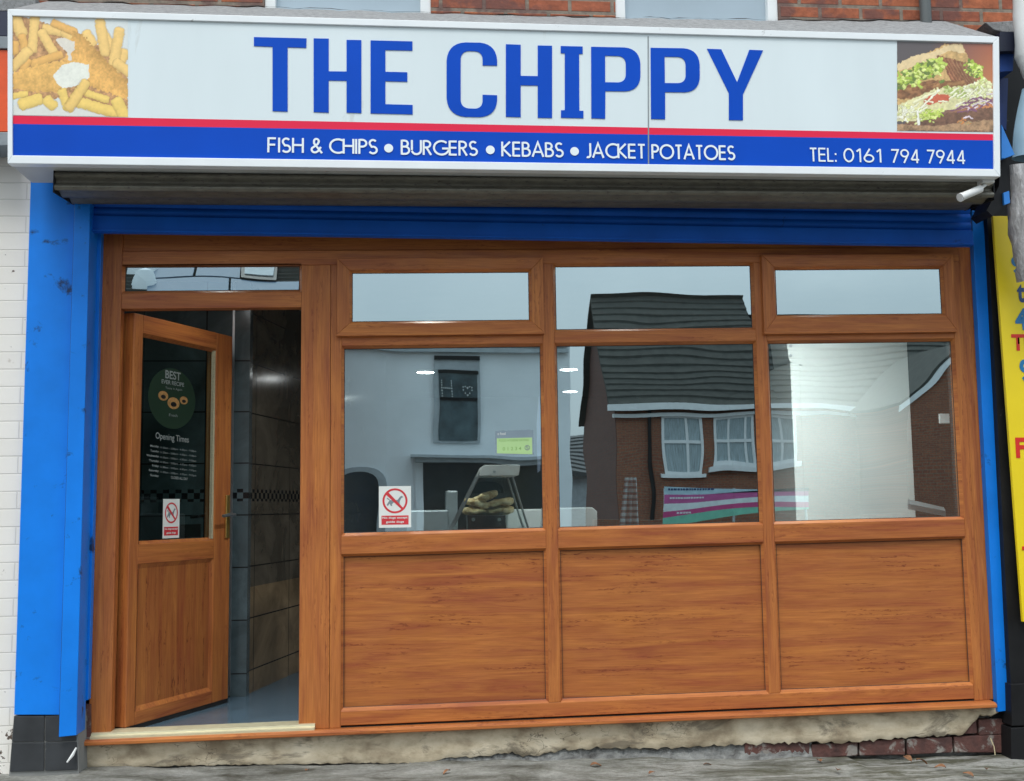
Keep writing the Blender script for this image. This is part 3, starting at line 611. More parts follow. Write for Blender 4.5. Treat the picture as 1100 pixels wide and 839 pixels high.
# threshold
mb = MB(); x0, x1 = P(97, 794, -0.03)[0], P(338, 780, -0.03)[0]; tz = Zk(230, 785)
prf = [(-0.04, -0.012), (-0.04, 0.0), (-0.02, 0.006), (-0.018, 0.014), (0.02, 0.018), (0.07, 0.018), (0.07, -0.012)]
mb.add([(x, y, tz+K*x+z) for x in (x0, x1) for y, z in prf], [(i, (i+1) % 7, (i+1) % 7+7, i+7) for i in range(7)]+[tuple(range(6, -1, -1)), tuple(range(7, 14))]); mb.build('threshold', M['threshold'], sf)

# ---- the open door leaf
Hp = Vector((P(139.5, 560, 0.06)[0], 0.06)); Wd = 0.86
best = None
for k in range(200, 900):
    th = math.radians(k/10); e = Hp+Wd*Vector((math.cos(th), math.sin(th)))
    d = Vector((e.x, e.y, 0.6))-CAM; px = PW/2+FOC*d.dot(RT)/d.dot(fw)
    if best is None or abs(px-246) < best[0]: best = (abs(px-246), th)
TH = best[1]; DU = Vector((math.cos(TH), math.sin(TH))); DN = Vector((math.sin(TH), -math.cos(TH)))     # along the leaf; outward normal
def onleaf(px, py):
    d = ray(px, py); # plane through Hp with normal DN
    n3 = Vector((DN.x, DN.y, 0)); t = (Vector((Hp.x, Hp.y, 0))-CAM).dot(n3)/d.dot(n3); p = CAM+d*t
    return ((Vector((p.x, p.y))-Hp).dot(DU), p.z)
def leafxf(u, n_, z): q = Hp+DU*u-DN*n_; return (q.x, q.y, z)       # n_ > 0 is into the leaf (away from the viewer side)
print('door angle', math.degrees(TH), 'glass', onleaf(151, 356), onleaf(232.7, 376), onleaf(146, 581.5), onleaf(237, 585), 'leaf', onleaf(140, 334), onleaf(131, 777), onleaf(246, 364), onleaf(243.5, 760), 'panel', onleaf(144, 603), onleaf(236, 745))
zt_ = onleaf(190, 347)[1]; zb_ = FZ+0.012
gz1 = (onleaf(151, 356)[1]+onleaf(231, 376)[1])/2; gz0 = (onleaf(146, 581.5)[1]+onleaf(231, 583.5)[1])/2
pz1 = onleaf(190, 603)[1]; pz0 = (onleaf(141, 760)[1]+onleaf(236, 745)[1])/2
gu0 = max(0.07, onleaf(150, 470)[0]); gu1 = onleaf(231.5, 470)[0]
TK = 0.065
dr = MB()
def lbox(u0_, u1_, z0, z1, n0=0.0, n1=TK): dr.prism([(u0_, z0), (u1_, z0), (u1_, z1), (u0_, z1)], n0, n1)
dr = MB(); lbox(0, gu0, zb_, zt_); lbox(gu1, Wd, zb_, zt_); dr.xf(leafxf); door = dr.build('door', M['wood_v'], sf, bevel=0.004)
for za_, zb__ in ((gz1, zt_), (pz1, gz0), (zb_, pz0)): dr = MB(); lbox(gu0, gu1, za_, zb__); dr.xf(leafxf); dr.build('door_rail', M['wood_h'], door, bevel=0.003)
def lring(u0_, u1_, z0, z1, w, n0, n1, mat, name):
    o_ = [(u0_, z0), (u1_, z0), (u1_, z1), (u0_, z1)]; i_ = [(u0_+w, z0+w), (u1_-w, z0+w), (u1_-w, z1-w), (u0_+w, z1-w)]
    MB().ring(o_, i_, n0, n1).xf(leafxf).build(name, mat, door); return i_
i_ = lring(gu0, gu1, gz0, gz1, 0.016, 0.0, 0.022, M['wood_v'], 'bead')
MB().add([(x, 0.024, z) for x, z in i_], [(0, 1, 2, 3)]).xf(leafxf).build('door_pane', M['glass_dog'], door)
MB().box(gu1-0.02, gu1-0.004, 0.004, 0.02, gz0+.01, gz1-.01).xf(leafxf).build('spacer_bar', M['threshold'], door)
i_ = lring(gu0, gu1, pz0, pz1, 0.022, 0.0, 0.012, M['wood_v'], 'panel_bead')
MB().prism(i_, 0.012, 0.05).xf(leafxf).build('door_panel', M['wood_door'], door)
hzp = onleaf(243, 555)[1]
MB().box(Wd-0.055, Wd-0.02, -0.012, 0.0, hzp-0.12, hzp+0.12).xf(leafxf).build('handle_plate', M['brass'], door, bevel=0.004)
mb = MB().tube([(Wd-0.037, -0.012, hzp+0.01), (Wd-0.037, -0.055, hzp+.01)], 0.009, 10); mb.tube([(Wd-0.037, -0.055, hzp+.01), (Wd-0.10, -0.058, hzp+.01), (Wd-0.15, -0.055, hzp+.004)], 0.009, 10); mb.xf(leafxf).build('handle', M['metal'], door, smooth=True)
mb = MB().tube([(Wd-0.037, TK, hzp+.01), (Wd-0.037, TK+0.05, hzp+.01)], 0.009, 10); mb.tube([(Wd-0.037, TK+0.05, hzp+.01), (Wd-0.2, TK+0.052, hzp+.0)], 0.009, 10); mb.xf(leafxf).build('inner_handle', M['black'], door, smooth=True)
MB().box(gu1-0.23, gu1-0.03, TK+0.001, TK+0.02, gz0+0.02, gz0+0.09).xf(leafxf).build('letter_plate', M['black'], door)
MB().box(0.0, Wd, 0.002, 0.012, zb_-0.022, zb_-0.001).xf(leafxf).build('draught_strip', M['rubber_and_gap'], door)
MB().box(Wd, Wd+0.002, 0.022, 0.045, zb_+0.1, zt_-0.1).xf(leafxf).build('lock_strip', M['metal'], door)
# lettering on the door glass
lf = lambda u, v, t: leafxf(u, 0.021-t*2, v)
def dtext(body, pxa, pxb, hpx, mat, bold=0.0, name='door_lettering'):
    a = onleaf(*pxa); b_ = onleaf(*pxb); h = abs(onleaf(pxa[0], pxa[1]-hpx)[1]-a[1]); text(name, body, (a, b_, h), mat, door, lf, bold=bold)
M['faintwhite'] = paint('white_window_lettering', (0.24, 0.27, 0.26), 0.6)
c0 = onleaf(189, 428); mb = MB(); mb.prism([(c0[0]+0.20*math.cos(t), c0[1]+0.16*math.sin(t)) for t in [k*math.pi/16 for k in range(32)]], 0.0218, 0.0222); mb.xf(leafxf).build('door_decal', M['greenglow'], door)
dtext('BEST', (181, 406), (197.5, 409), 9, M['faintwhite'], 0.02); dtext('EVER RECIPE', (177, 411.5), (201, 415.5), 4.5, M['faintwhite'], 0.02); dtext('Taste it Again', (181, 418), (199, 420.5), 3, M['faintwhite'])
for (a, b_, r_) in ((179, 425, 5.2), (190, 433, 6.3), (201, 430, 4.2)):
    c0 = onleaf(a, b_); c1 = onleaf(a+r_, b_); c2 = onleaf(a, b_-r_); ru, rz = abs(c1[0]-c0[0]), abs(c2[1]-c0[1])
    mb = MB(); mb.prism([(c0[0]+ru*math.cos(t), c0[1]+rz*math.sin(t)) for t in [k*math.pi/12 for k in range(24)]], 0.0205, 0.0215); mb.xf(leafxf).build('burger_print', M['bun'], door)
    mb = MB(); mb.prism([(c0[0]+ru*.5*math.cos(t), c0[1]-rz*.2+rz*.42*math.sin(t)) for t in [k*math.pi/8 for k in range(16)]], 0.0195, 0.0202); mb.xf(leafxf).build('filling_print', M['black'], door)
dtext('Fresh', (185, 447), (194, 448), 3, M['faintwhite']); dtext('Opening Times', (170.5, 473), (206, 477.5), 9, M['faintwhite'], 0.01)
days = [('Monday', 165), ('Tuesday', 165), ('Wednesday', 160.8), ('Thursday', 163.5), ('Friday', 167), ('Saturday', 163.5), ('Sunday', 165)]
for i, (dname, xd) in enumerate(days):
    y_ = 481.5+i*5.25; dtext(dname, (xd, y_-0.9*(174-xd)/9), (174, y_), 3.2, M['faintwhite'], 0.02)
    if i < 6: dtext('11:30am - 2:00pm - 4:30pm - 9:30pm', (175.5, y_+0.5), (214, y_+4.7), 2.6, M['faintwhite'], 0.0)
    else: dtext('CLOSED ALL DAY', (187, y_+1.2), (205, y_+3.0), 3.0, M['faintwhite'], 0.02)

# ================================================================== ROLLER SHUTTER
sh = thing('roller_shutter', 'rolled up blue shutter with weathered steel box and two blue guide rails', 'shutter', (0.7, -0.3, 2.6))
GY = -0.19
MB().prism(PX([(80, 217), (97, 217), (82, 790), (63, 792)], GY), GY, -0.05).build('guide_rail', M['blue'], sh, bevel=0.003)
GR = -0.032
MB().prism(PX([(1044, 226), (1057.5, 226), (1087.5, 763), (1072, 765)], GR), GR, 0.011).build('guide_rail', M['blue_dark_edge'] if 'blue_dark_edge' in M else M['blue'], sh, bevel=0.003)
MB().prism(PX([(80, 217), (80.8, 217), (64, 788), (63, 788)], -0.1615), -0.1612, -.1602).build('paint_crack', M['rubber_and_gap'], sh)
HY = -0.46                                                # front of the hood
gx0 = P(59.5, 190, HY)[0]; gx1 = P(1066, 200, HY)[0]
zh1 = P(59.5, 178, HY)[1]; zh0 = P(59.5, 204.5, HY)[1]; zh0r = P(1066, 212.5, HY)[1]
kk_ = (zh0r-zh0)/(gx1-gx0); zhb = P(90, 218.5, GY+.03)[1]
pro = [(HY+0.02, zh1+0.06)]
nseg = 26
for i in range(nseg+1):                                    # corrugated front
    t = i/nseg; pro.append((HY+0.012*math.sin(t*math.pi*2*2.0)-0.002, zh1+(zh0-zh1)*t))
for i in range(1, nseg+1):                                 # corrugated underside, going back and a little down
    t = i/nseg; pro.append((HY+(GY+0.03-HY)*t, zh0+(zhb-zh0)*t+0.010*math.sin(t*math.pi*2*2)))
pro.append((GY+0.03, zh1+0.06)); n = len(pro)
mb = MB(); mb.add([(x, y, z+kk_*(x-gx0)) for x in (gx0, gx1) for y, z in pro], [(i, (i+1) % n, (i+1) % n+n, i+n) for i in range(n)]+[tuple(range(n-1, -1, -1)), tuple(range(n, 2*n))]); mb.build('shutter_box', M['galv'], sh)
zz0 = pro[-2][1]
for x_, s_ in ((gx0, -1), (gx1, 1)):
    MB().prism([(HY-0.008, zh0-0.012), (GY+0.02, zhb-0.01), (GY+0.02, zh1+0.07), (HY-0.008, zh1+0.07)], 0, 0.006).xf(lambda a, t, z, x_=x_, s_=s_: (x_+s_*(t+0.001), a, z+kk_*(x_-gx0))).build('end_plate', M['black'], sh)
# curtain: slats down to the bottom bar
CY = -0.135
xl, xr = P(96, 235, CY)[0], P(1044, 245, CY)[0]
zbL, zbR = P(97, 249.5, CY)[1], P(1042, 264.5, CY)[1]; kc = (zbR-zbL)/(xr-xl)
zmid = P(97, 231, CY)[1]; ztop = zmid+0.22
pr = []
for k in range(40):
    t = k/39; z = zmid+(ztop-zmid)*t; ph = (z-zmid)/0.045; pr.append((CY+0.012-0.010*abs(math.sin(math.pi*ph)), z))
pr += [(CY+0.03, ztop), (CY+0.03, zmid)]; n = len(pr)
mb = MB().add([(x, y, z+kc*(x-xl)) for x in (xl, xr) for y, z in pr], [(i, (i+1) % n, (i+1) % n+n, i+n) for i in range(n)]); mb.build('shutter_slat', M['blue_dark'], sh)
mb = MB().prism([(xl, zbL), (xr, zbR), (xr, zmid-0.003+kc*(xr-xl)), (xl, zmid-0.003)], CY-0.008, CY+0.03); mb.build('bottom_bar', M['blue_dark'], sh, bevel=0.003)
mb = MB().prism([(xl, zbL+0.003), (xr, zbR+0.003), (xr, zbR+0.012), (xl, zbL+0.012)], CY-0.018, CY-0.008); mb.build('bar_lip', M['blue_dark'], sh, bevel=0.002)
# small lug on the right guide
q = [(1071.5, 478), (1086, 478), (1087, 494), (1072.5, 494)]
MB().prism(PX(q, GR-0.02), GR-0.02, GR-.001).build('lock_lug', paint('pale_blue_paint', (0.08, 0.28, 0.60), 0.5), sh, bevel=0.003)
mb = MB(); c_ = P(1062, 226, GY-0.02); mb.tube([(c_[0]+0.016*math.cos(t), GY-0.02, c_[1]+0.028*math.sin(t)) for t in [k*math.pi/10 for k in range(21)]], 0.0035, 8, cap=False); mb.build('pull_ring', M['whiteplastic'], sh, smooth=True)

# ================================================================== FASCIA SIGN
sg = thing('fascia_sign', 'white and blue lightbox fascia sign reading THE CHIPPY above the shopfront', 'sign', (0.7, SY, 2.8))
inn = PX([(13.2, 166.7), (1068, 181.5), (1067, 46), (13.2, 16.8)], SY); out = [sBL, sBR, sTR, sTL]
s_ = MB()
for i in range(4): s_.prism([out[i], out[(i+1) % 4], inn[(i+1) % 4], inn[i]], SY, SY+0.05)
s_.build('sign_frame', M['alu'], sg, bevel=0.0025)
bi = [(out[0][0]+.004, out[0][1]+.004), (out[1][0]-.004, out[1][1]+.004), (out[2][0]-.004, out[2][1]-.004), (out[3][0]+.004, out[3][1]-.004)]
MB().prism(bi, SY+0.0505, -0.27).build('box_case', paint('grey_box_return', (0.50, 0.51, 0.50), 0.6, 0, .1, 4, (0.25, .24, .22), .66), sg)
FY = SY+0.010
def W_(px, py): return P(px, py, FY)
def band(ya, yb): return [W_(13.4, ya[1]), W_(1067.8, yb[1]), W_(1067.8, yb[0]), W_(13.4, ya[0])]
red = ((124, 133), (144.2, 150.8))
MB().prism([W_(13.4, 124), W_(1067.8, 144.2), inn[2], inn[3]], FY, FY+0.004).build('sign_face', M['signwhite'], sg)
MB().prism([W_(13.4, 133), W_(1067.8, 150.8), W_(1067.8, 144.2), W_(13.4, 124)], FY, FY+0.004).build('red_stripe', M['signred'], sg)
MB().prism([inn[0], inn[1], W_(1067.8, 150.8), W_(13.4, 133)], FY, FY+0.004).build('blue_stripe', M['signblue'], sg)
MB().prism([P(695.6, 39, FY-.001), P(697.0, 39, FY-.001), P(697.4, 176, FY-.001), P(696.0, 176, FY-.001)], FY-0.0012, FY-0.0002).build('panel_joint', paint('grey_joint_seam', (0.25, 0.28, 0.29), 0.7), sg)  # thin grey seam line between the two sign panels
LY = FY-0.003
def letter(loops, ox, name='letter'):
    lp = [[P(ox+a/3.647, b_/3.647, LY) for a, b_ in fillet(l)] for l in loops]
    filled(name, lp, LY, FY-0.0004, M['signblue'], sg)
letter([[(10, 145), (216, 150), (215, 187), (142, 185), (142, 437), (83, 435), (83, 183), (10, 180)]], 270)
letter([[(244, 150), (303, 151), (303, 279), (373, 280), (373, 156), (431, 157), (431, 443), (373, 441), (373, 316), (303, 315), (303, 441), (244, 439)]], 270)
letter([[(467, 158), (631, 162), (631, 198), (525, 196), (525, 281), (611, 283), (611, 320), (525, 318), (525, 408), (632, 411), (632, 448), (467, 444)]], 270)
letter([[(963, 257), (963, 168, 68), (765, 165, 72), (765, 456, 72), (963, 460, 68), (963, 373), (906, 371), (906, 426, 30), (820, 424, 32), (820, 199, 32), (906, 201, 30), (906, 256)]], 270)
letter([[(-24, 173), (34, 175), (34, 297), (101, 298), (101, 178), (157, 179), (157, 462), (101, 461), (101, 335), (34, 334), (34, 459), (-24, 457)]], 550)
letter([[(191, 180), (277, 182), (277, 211), (263, 211), (264, 434), (280, 434), (280, 463), (192, 461), (192, 432), (207, 431), (207, 209), (191, 208)]], 550)
letter([[(310, 183), (503, 187, 62), (503, 358, 58), (366, 357), (365, 465), (311, 463)], [(365, 218), (446, 220, 30), (446, 323, 30), (365, 322)]], 550)
letter([[(543, 187), (735, 190, 62), (736, 362, 58), (600, 361), (600, 467), (545, 466)], [(598, 222), (680, 223, 30), (681, 326, 30), (599, 325)]], 550)
letter([[(764, 191), (820, 193), (882, 322), (930, 195), (984, 197), (905, 370), (905, 471), (850, 470), (850, 365)]], 550)
def base(px): return 163.6+(px-287)*(172.0-163.6)/(790-287)
mb = MB(); H16 = P(500, 151.2, LY)[1]-P(500, 166.9, LY)[1]
for wd, a, b_ in (('FISH', 287, 326.5), ('&', 333.5, 347), ('CHIPS', 353, 406), ('BURGERS', 430.4, 513.5), ('KEBABS', 538.5, 605.7), ('JACKET', 629, 694), ('POTATOES', 700, 790), ('TEL:', 869.5, 899.5), ('0161', 906, 948), ('794', 957, 988.4), ('7944', 995.5, 1037.8)):
    mb = MB(); stroke_word(mb, wd, P(a, base(a), LY), P(b_, base(b_), LY), H16*(1.0 if a < 860 else 0.96), LY, 0.135 if a < 860 else 0.12); mb.build('small_lettering', M['whitevinyl'], sg)
for px in (417.5, 526.7, 617.2):
    c0 = P(px, base(px)-6.6, LY); mb = MB(); mb.add([(c0[0]+0.0205*math.cos(t), LY, c0[1]+0.0205*math.sin(t)) for t in [k*math.pi/12 for k in range(24)]], [tuple(reversed(range(24)))]); mb.build('bullet_dot', M['whitevinyl'], sg)

# printed food pictures: coloured print on a fine grid
def smooth_noise(w, h, cell, seed):
    r = np.random.default_rng(seed); gw, gh = int(w/cell)+3, int(h/cell)+3; g_ = r.random((gh, gw))
    yy, xx = np.mgrid[0:h, 0:w]/cell; xi, yi = xx.astype(int), yy.astype(int); fx, fy = xx-xi, yy-yi; fx = fx*fx*(3-2*fx); fy = fy*fy*(3-2*fy)
    return (g_[yi, xi]*(1-fx)+g_[yi, xi+1]*fx)*(1-fy)+(g_[yi+1, xi]*(1-fx)+g_[yi+1, xi+1]*fx)*fy
def inpoly(xx, yy, poly):
    ins = np.zeros(xx.shape, bool); n = len(poly)
    for i in range(n):
        x1, y1 = poly[i]; x2, y2 = poly[(i+1) % n]
        c_ = ((y1 > yy) != (y2 > yy)) & (xx < (x2-x1)*(yy-y1)/((y2-y1)+1e-9)+x1); ins ^= c_
    return ins
class Pic:
    def __init__(s, x0, y0, x1, y1, step):
        s.w = int((x1-x0)/step)+1; s.h = int((y1-y0)/step)+1; s.yy, s.xx = np.mgrid[0:s.h, 0:s.w].astype(float); s.xx = x0+s.xx*step; s.yy = y0+s.yy*step
        s.c = np.zeros((s.h, s.w, 3)); s.n1 = smooth_noise(s.w, s.h, 9, 1); s.n2 = smooth_noise(s.w, s.h, 3.5, 2); s.n3 = np.random.default_rng(3).random((s.h, s.w))
        s.jx = (s.n2-.5)*14; s.jy = (smooth_noise(s.w, s.h, 3.5, 5)-.5)*14
    def fill(s, mask, col, var=0.15, shade=None):
        c_ = np.array(col)[None, None, :]*(1+var*(s.n1+s.n2+s.n3*0.5-1.25))[..., None]
        if shade is not None: c_ = c_*shade[..., None]
        s.c[mask] = c_[mask]
    def poly(s, pts, col, var=0.15, edge=1.0, shade=None): s.fill(inpoly(s.xx+s.jx*edge, s.yy+s.jy*edge, pts), col, var, shade)
    def caps(s, pts, rad, col, var=0.08, dark=0.45, wob=0.55):
        for a, b_ in zip(pts, pts[1:]):
            a = np.array(a, float); b_ = np.array(b_, float); d = b_-a; L_ = (d**2).sum()
            t = np.clip(((s.xx-a[0])*d[0]+(s.yy-a[1])*d[1])/L_, 0, 1); dist = np.hypot(s.xx-a[0]-t*d[0], s.yy-a[1]-t*d[1])
            m_ = dist < rad*1.12; s.c[m_] = s.c[m_]*0.72+np.array((.30, .13, .04))*.28
        for a, b_ in zip(pts, pts[1:]):
            a = np.array(a, float); b_ = np.array(b_, float); d = b_-a; L_ = (d**2).sum()
            X_ = s.xx+s.jx*wob; Y_ = s.yy+s.jy*wob; l_ = math.sqrt(L_); pr_ = ((X_-a[0])*d[0]+(Y_-a[1])*d[1])/l_; pe = np.abs((X_-a[0])*d[1]-(Y_-a[1])*d[0])/l_
            t = np.clip(pr_/l_, 0, 1); ey = Y_-a[1]-t*d[1]; over = np.maximum(np.abs(pr_-l_/2)-l_/2-rad*.35, 0)/.6; dist = (pe**2.6+over**2.6)**(1/2.6)
            s.fill(dist < rad*(.96+.10*(s.n1-.5)), col, var, 1.08-dark*.7*(dist/rad)**3-0.16*(ey/rad))
    def build(s, name, corners, y, parent, mat):
        tl, tr, br_, bl = [np.array(c_) for c_ in corners]; u = np.linspace(0, 1, s.w)[None, :, None]; v = np.linspace(0, 1, s.h)[:, None, None]
        p = (tl*(1-u)+tr*u)*(1-v)+(bl*(1-u)+br_*u)*v
        vs = np.zeros((s.h*s.w, 3)); vs[:, 0] = p[..., 0].ravel(); vs[:, 2] = p[..., 1].ravel(); vs[:, 1] = y
        idx = np.arange(s.h*s.w).reshape(s.h, s.w); f = np.stack([idx[1:, :-1], idx[1:, 1:], idx[:-1, 1:], idx[:-1, :-1]], -1).reshape(-1, 4)
        me = bpy.data.meshes.new(name); me.from_pydata(vs.tolist(), [], f.tolist()); at = me.color_attributes.new('print', 'FLOAT_COLOR', 'POINT')
        at.data.foreach_set('color', np.concatenate([np.clip(s.c, 0, 1).reshape(-1, 3), np.ones((s.h*s.w, 1))], 1).astype(np.float32).ravel()); me.materials.append(mat); return link(name, me, parent)
m, nt, b, o = newmat('printed_food_picture'); at = nt.nodes.new('ShaderNodeAttribute'); at.attribute_name = 'print'; nt.links.new(at.outputs['Color'], b.inputs['Base Color']); b.inputs['Roughness'].default_value = 0.3; M['print'] = m
p = Pic(78, 98, 828, 757, 3.2); p.fill(np.ones(p.xx.shape, bool), (0.72, 0.76, 0.74), 0.03)
CH = (0.88, 0.58, 0.20); CH2 = (0.80, 0.45, 0.13); FI = (0.78, 0.43, 0.12)
p.poly([(78, 200), (78, 100), (180, 110), (330, 150), (480, 170), (580, 260), (700, 300), (828, 420), (828, 757), (500, 640), (78, 640)], (0.56, 0.30, 0.13), 0.5)
for pts, r_ in (([(95, 110), (130, 200)], 42), ([(140, 240), (160, 310)], 28), ([(90, 290), (88, 330)], 30), ([(220, 110), (205, 310)], 32), ([(300, 180), (420, 200), (450, 230)], 34), ([(270, 210), (350, 350)], 32), ([(380, 350), (215, 410)], 28), ([(175, 400), (150, 440)], 26), ([(170, 340), (85, 430)], 36), ([(350, 140), (470, 190)], 28), ([(560, 210), (590, 260)], 35), ([(660, 190), (720, 300)], 36), ([(645, 130), (675, 320)], 34), ([(800, 330), (760, 420)], 36), ([(770, 185), (735, 390)], 36), ([(760, 400), (828, 450)], 34)):
    p.caps(pts, r_, CH if r_ > 30 else CH2)
fs_ = 0.9+0.25*np.sin((p.xx-p.yy)*0.012)
p.poly([(470, 180), (540, 220), (640, 330), (740, 430), (828, 520), (828, 640), (720, 600), (590, 560), (540, 470), (470, 400), (400, 390), (440, 300)], FI, 0.28, 1.6, fs_)
p.poly([(78, 480), (200, 430), (380, 390), (470, 400), (480, 520), (400, 590), (260, 600), (150, 590), (78, 580)], (0.80, 0.46, 0.13), 0.25, 1.6, 1.15-0.0012*(p.yy-400))
p.poly([(250, 640), (830, 720), (830, 757), (78, 757), (78, 690)], (0.74, 0.74, 0.68), 0.04)
for pts, r_ in (([(85, 630), (160, 615)], 22), ([(150, 680), (240, 650)], 40), ([(310, 660), (330, 680)], 38), ([(400, 600), (430, 690)], 30), ([(560, 600), (680, 640)], 26), ([(500, 660), (740, 725)], 38), ([(760, 660), (800, 740)], 40), ([(540, 545), (445, 695)], 36)): p.caps(pts, r_, (0.86, 0.60, 0.16))
p.poly([(355, 245), (410, 232), (480, 260), (478, 310), (455, 340), (460, 390), (440, 380), (430, 330), (385, 290)], (0.78, 0.72, 0.62), 0.08, .6)
p.poly([(340, 490), (400, 415), (480, 395), (570, 410), (575, 500), (540, 520), (480, 560), (400, 572), (365, 540)], (0.84, 0.84, 0.74), 0.10, .6)
p.caps([(545, 540), (450, 690)], 34, (0.84, 0.56, 0.17))
p.build('food_picture', [W_(13.6, 17.2), W_(137.5, 21), W_(137.5, 125.8), W_(13.6, 123.6)], FY-0.0012, sg, M['print'])
p = Pic(85, 150, 705, 725, 3.2); t_ = np.clip((p.xx-300)/400, 0, 1)[..., None]; v_ = np.clip((p.yy-150)/500, 0, 1)[..., None]
p.c[:] = np.array((0.12, 0.10, 0.10))*(1-t_)+(np.array((0.42, 0.13, 0.07))*(1-v_)+np.array((0.75, 0.30, 0.10))*v_)*t_
p.poly([(85, 700), (200, 640), (700, 560), (705, 725), (85, 725)], (0.20, 0.10, 0.06), .5)
p.poly([(85, 320), (180, 250), (280, 215), (400, 155), (500, 155), (545, 260), (560, 420), (400, 470), (85, 560)], (0.66, 0.42, 0.17), .35, 1.2)
p.poly([(85, 300), (180, 240), (300, 215), (420, 160), (500, 158), (520, 220), (420, 200), (300, 270), (85, 345)], (0.82, 0.62, 0.34), .15)
p.poly([(85, 440), (300, 395), (480, 395), (540, 440), (200, 520), (85, 520)], (0.30, 0.14, 0.06), .6)
for k in range(14):
    x_ = 345+k*13; p.caps([(x_, 240+k*3), (x_+45, 300+k*6), (x_+90, 390+k*3)], 8, (0.42-.01*k, 0.17, 0.08) if k % 2 else (0.25, 0.10, 0.05), .4)
for k in range(8): p.caps([(100+k*45, 470-k*7), (190+k*45, 440-k*5)], 13, (0.40, 0.20, 0.08) if k % 2 else (0.28, .12, .05), .4)
lr = np.random.default_rng(9)
def frill(x0, y0, x1, y1, n, r_, cols, th_=0.0):
    n = int(n*2.6); r_ = r_*.62
    for k in range(n):
        t = lr.random(); cx = x0+(x1-x0)*t+lr.normal()*r_*1.9; cy = y0+(y1-y0)*t+lr.normal()*r_*1.5; p.caps([(cx, cy), (cx+lr.normal()*r_, cy+lr.normal()*r_*.7)], r_*(.35+.4*lr.random()), cols[lr.integers(len(cols))], .3)
gr = [(0.55, 0.68, 0.12), (0.38, 0.52, 0.06), (0.72, 0.80, 0.25), (0.16, 0.24, 0.05)]
frill(90, 420, 240, 330, 60, 26, gr); frill(240, 320, 350, 310, 50, 26, gr); frill(560, 300, 600, 340, 26, 20, gr)
p.poly([(85, 560), (330, 450), (560, 420), (640, 400), (700, 480), (690, 520), (560, 560), (360, 600), (200, 660), (85, 665)], (0.78, 0.72, 0.38), .3, 1.5)
frill(520, 480, 680, 440, 70, 22, [(0.80, 0.80, 0.45), (0.62, 0.66, 0.25), (0.9, 0.88, 0.66)]); frill(400, 455, 520, 490, 30, 14, [(0.40, 0.50, 0.12), (0.65, 0.72, 0.3)])
p.poly([(255, 520), (320, 480), (400, 482), (435, 500), (400, 530), (250, 560)], (0.66, 0.14, 0.07), .2)
frill(110, 600, 220, 620, 50, 22, [(0.82, 0.82, 0.5), (0.70, 0.70, 0.3), (0.88, 0.86, 0.7)]); frill(230, 620, 360, 610, 40, 16, gr[:3])
for k in range(26):
    a_ = lr.random()*2; x_ = 400+lr.random()*280; y_ = 610-(x_-400)*0.3+lr.normal()*22; p.caps([(x_, y_), (x_+30, y_-14+lr.normal()*8), (x_+58, y_-10+lr.normal()*10)], 5, (0.24, 0.10, 0.17) if k % 3 else (0.75, 0.62, 0.66), .3)
for k in range(12):
    x_ = 150+lr.random()*400; y_ = 590-(x_-150)*0.22+lr.normal()*26; p.caps([(x_, y_), (x_+50, y_-30+lr.normal()*20)], 5, (0.86, 0.84, 0.62), .1)
p.caps([(240, 570), (350, 460)], 7, (0.92, 0.88, 0.7)); p.caps([(215, 600), (222, 680)], 8, (0.92, 0.9, 0.8)); p.caps([(190, 540), (330, 470)], 8, (0.88, 0.84, 0.55))
p.poly([(85, 680), (300, 690), (700, 640), (705, 715), (85, 722)], (0.40, 0.24, 0.13), .6, .8); frill(480, 650, 560, 670, 8, 14, [(0.62, 0.25, 0.08), (.4, .3, .15)])
p.build('food_picture', [W_(963.6, 44.6), W_(1067.4, 47.5), W_(1067.6, 142.0), W_(963.6, 140.6)], FY-0.0012, sg, M['print'])
# end lamp under the sign
cl = thing('bulkhead_lamp', 'small white tube shaped security camera under the right end of the sign', 'camera', (P(1050, 200, -0.5)[0], -0.5, P(1050, 200, -.5)[1]))
a = P(1033, 211.5, -0.56); b_ = P(1053, 203, -0.52); mb = MB().tube([(a[0], -0.56, a[1]), (b_[0], -0.52, b_[1])], 0.019, 16); mb.build('camera_body', M['whiteplastic'], cl, smooth=True)
d_ = Vector((a[0]-b_[0], -0.04, a[1]-b_[1])).normalized(); MB().tube([Vector((a[0], -0.56, a[1])), Vector((a[0], -0.56, a[1]))+d_*0.012], 0.021, 16).build('camera_hood', M['whiteplastic'], cl, smooth=True)
c0 = P(1059, 198, -0.5); mb = MB().tube([(b_[0], -.52, b_[1]), (c0[0], -0.5, c0[1])], 0.009, 10); mb.box(c0[0]-0.03, c0[0]+0.03, -0.53, -0.47, c0[1], sBR[1]+0.006); mb.build('bracket', M['whiteplastic'], cl, bevel=0.002)
cl.name = 'security_camera'

# ================================================================== NEIGHBOURS
nl = thing('neighbour_building', 'white painted brick shop wall to the left of the blue pilaster', 'building', (-2.3, 0, 0))
m, nt, b, o = newmat('white_painted_brick'); v = objco(nt, (1, 1, 1), 'xz'); br = nt.nodes.new('ShaderNodeTexBrick'); br.offset = .5; br.inputs['Scale'].default_value = 1
for k_, q_ in (('Brick Width', .31), ('Row Height', .083), ('Mortar Size', .004), ('Mortar Smooth', .6)): br.inputs[k_].default_value = q_
br.inputs['Color1'].default_value = (.80, .765, .71, 1); br.inputs['Color2'].default_value = (.76, .725, .67, 1); br.inputs['Mortar'].default_value = (.62, .59, .54, 1); nt.links.new(v, br.inputs['Vector'])
c = mixc(nt, ramp(nt, noise(nt, v, 7, 9, .7), [(.66, (0, 0, 0)), (.72, (.6, .6, .6))]), br.outputs['Color'], (.42, .36, .30))
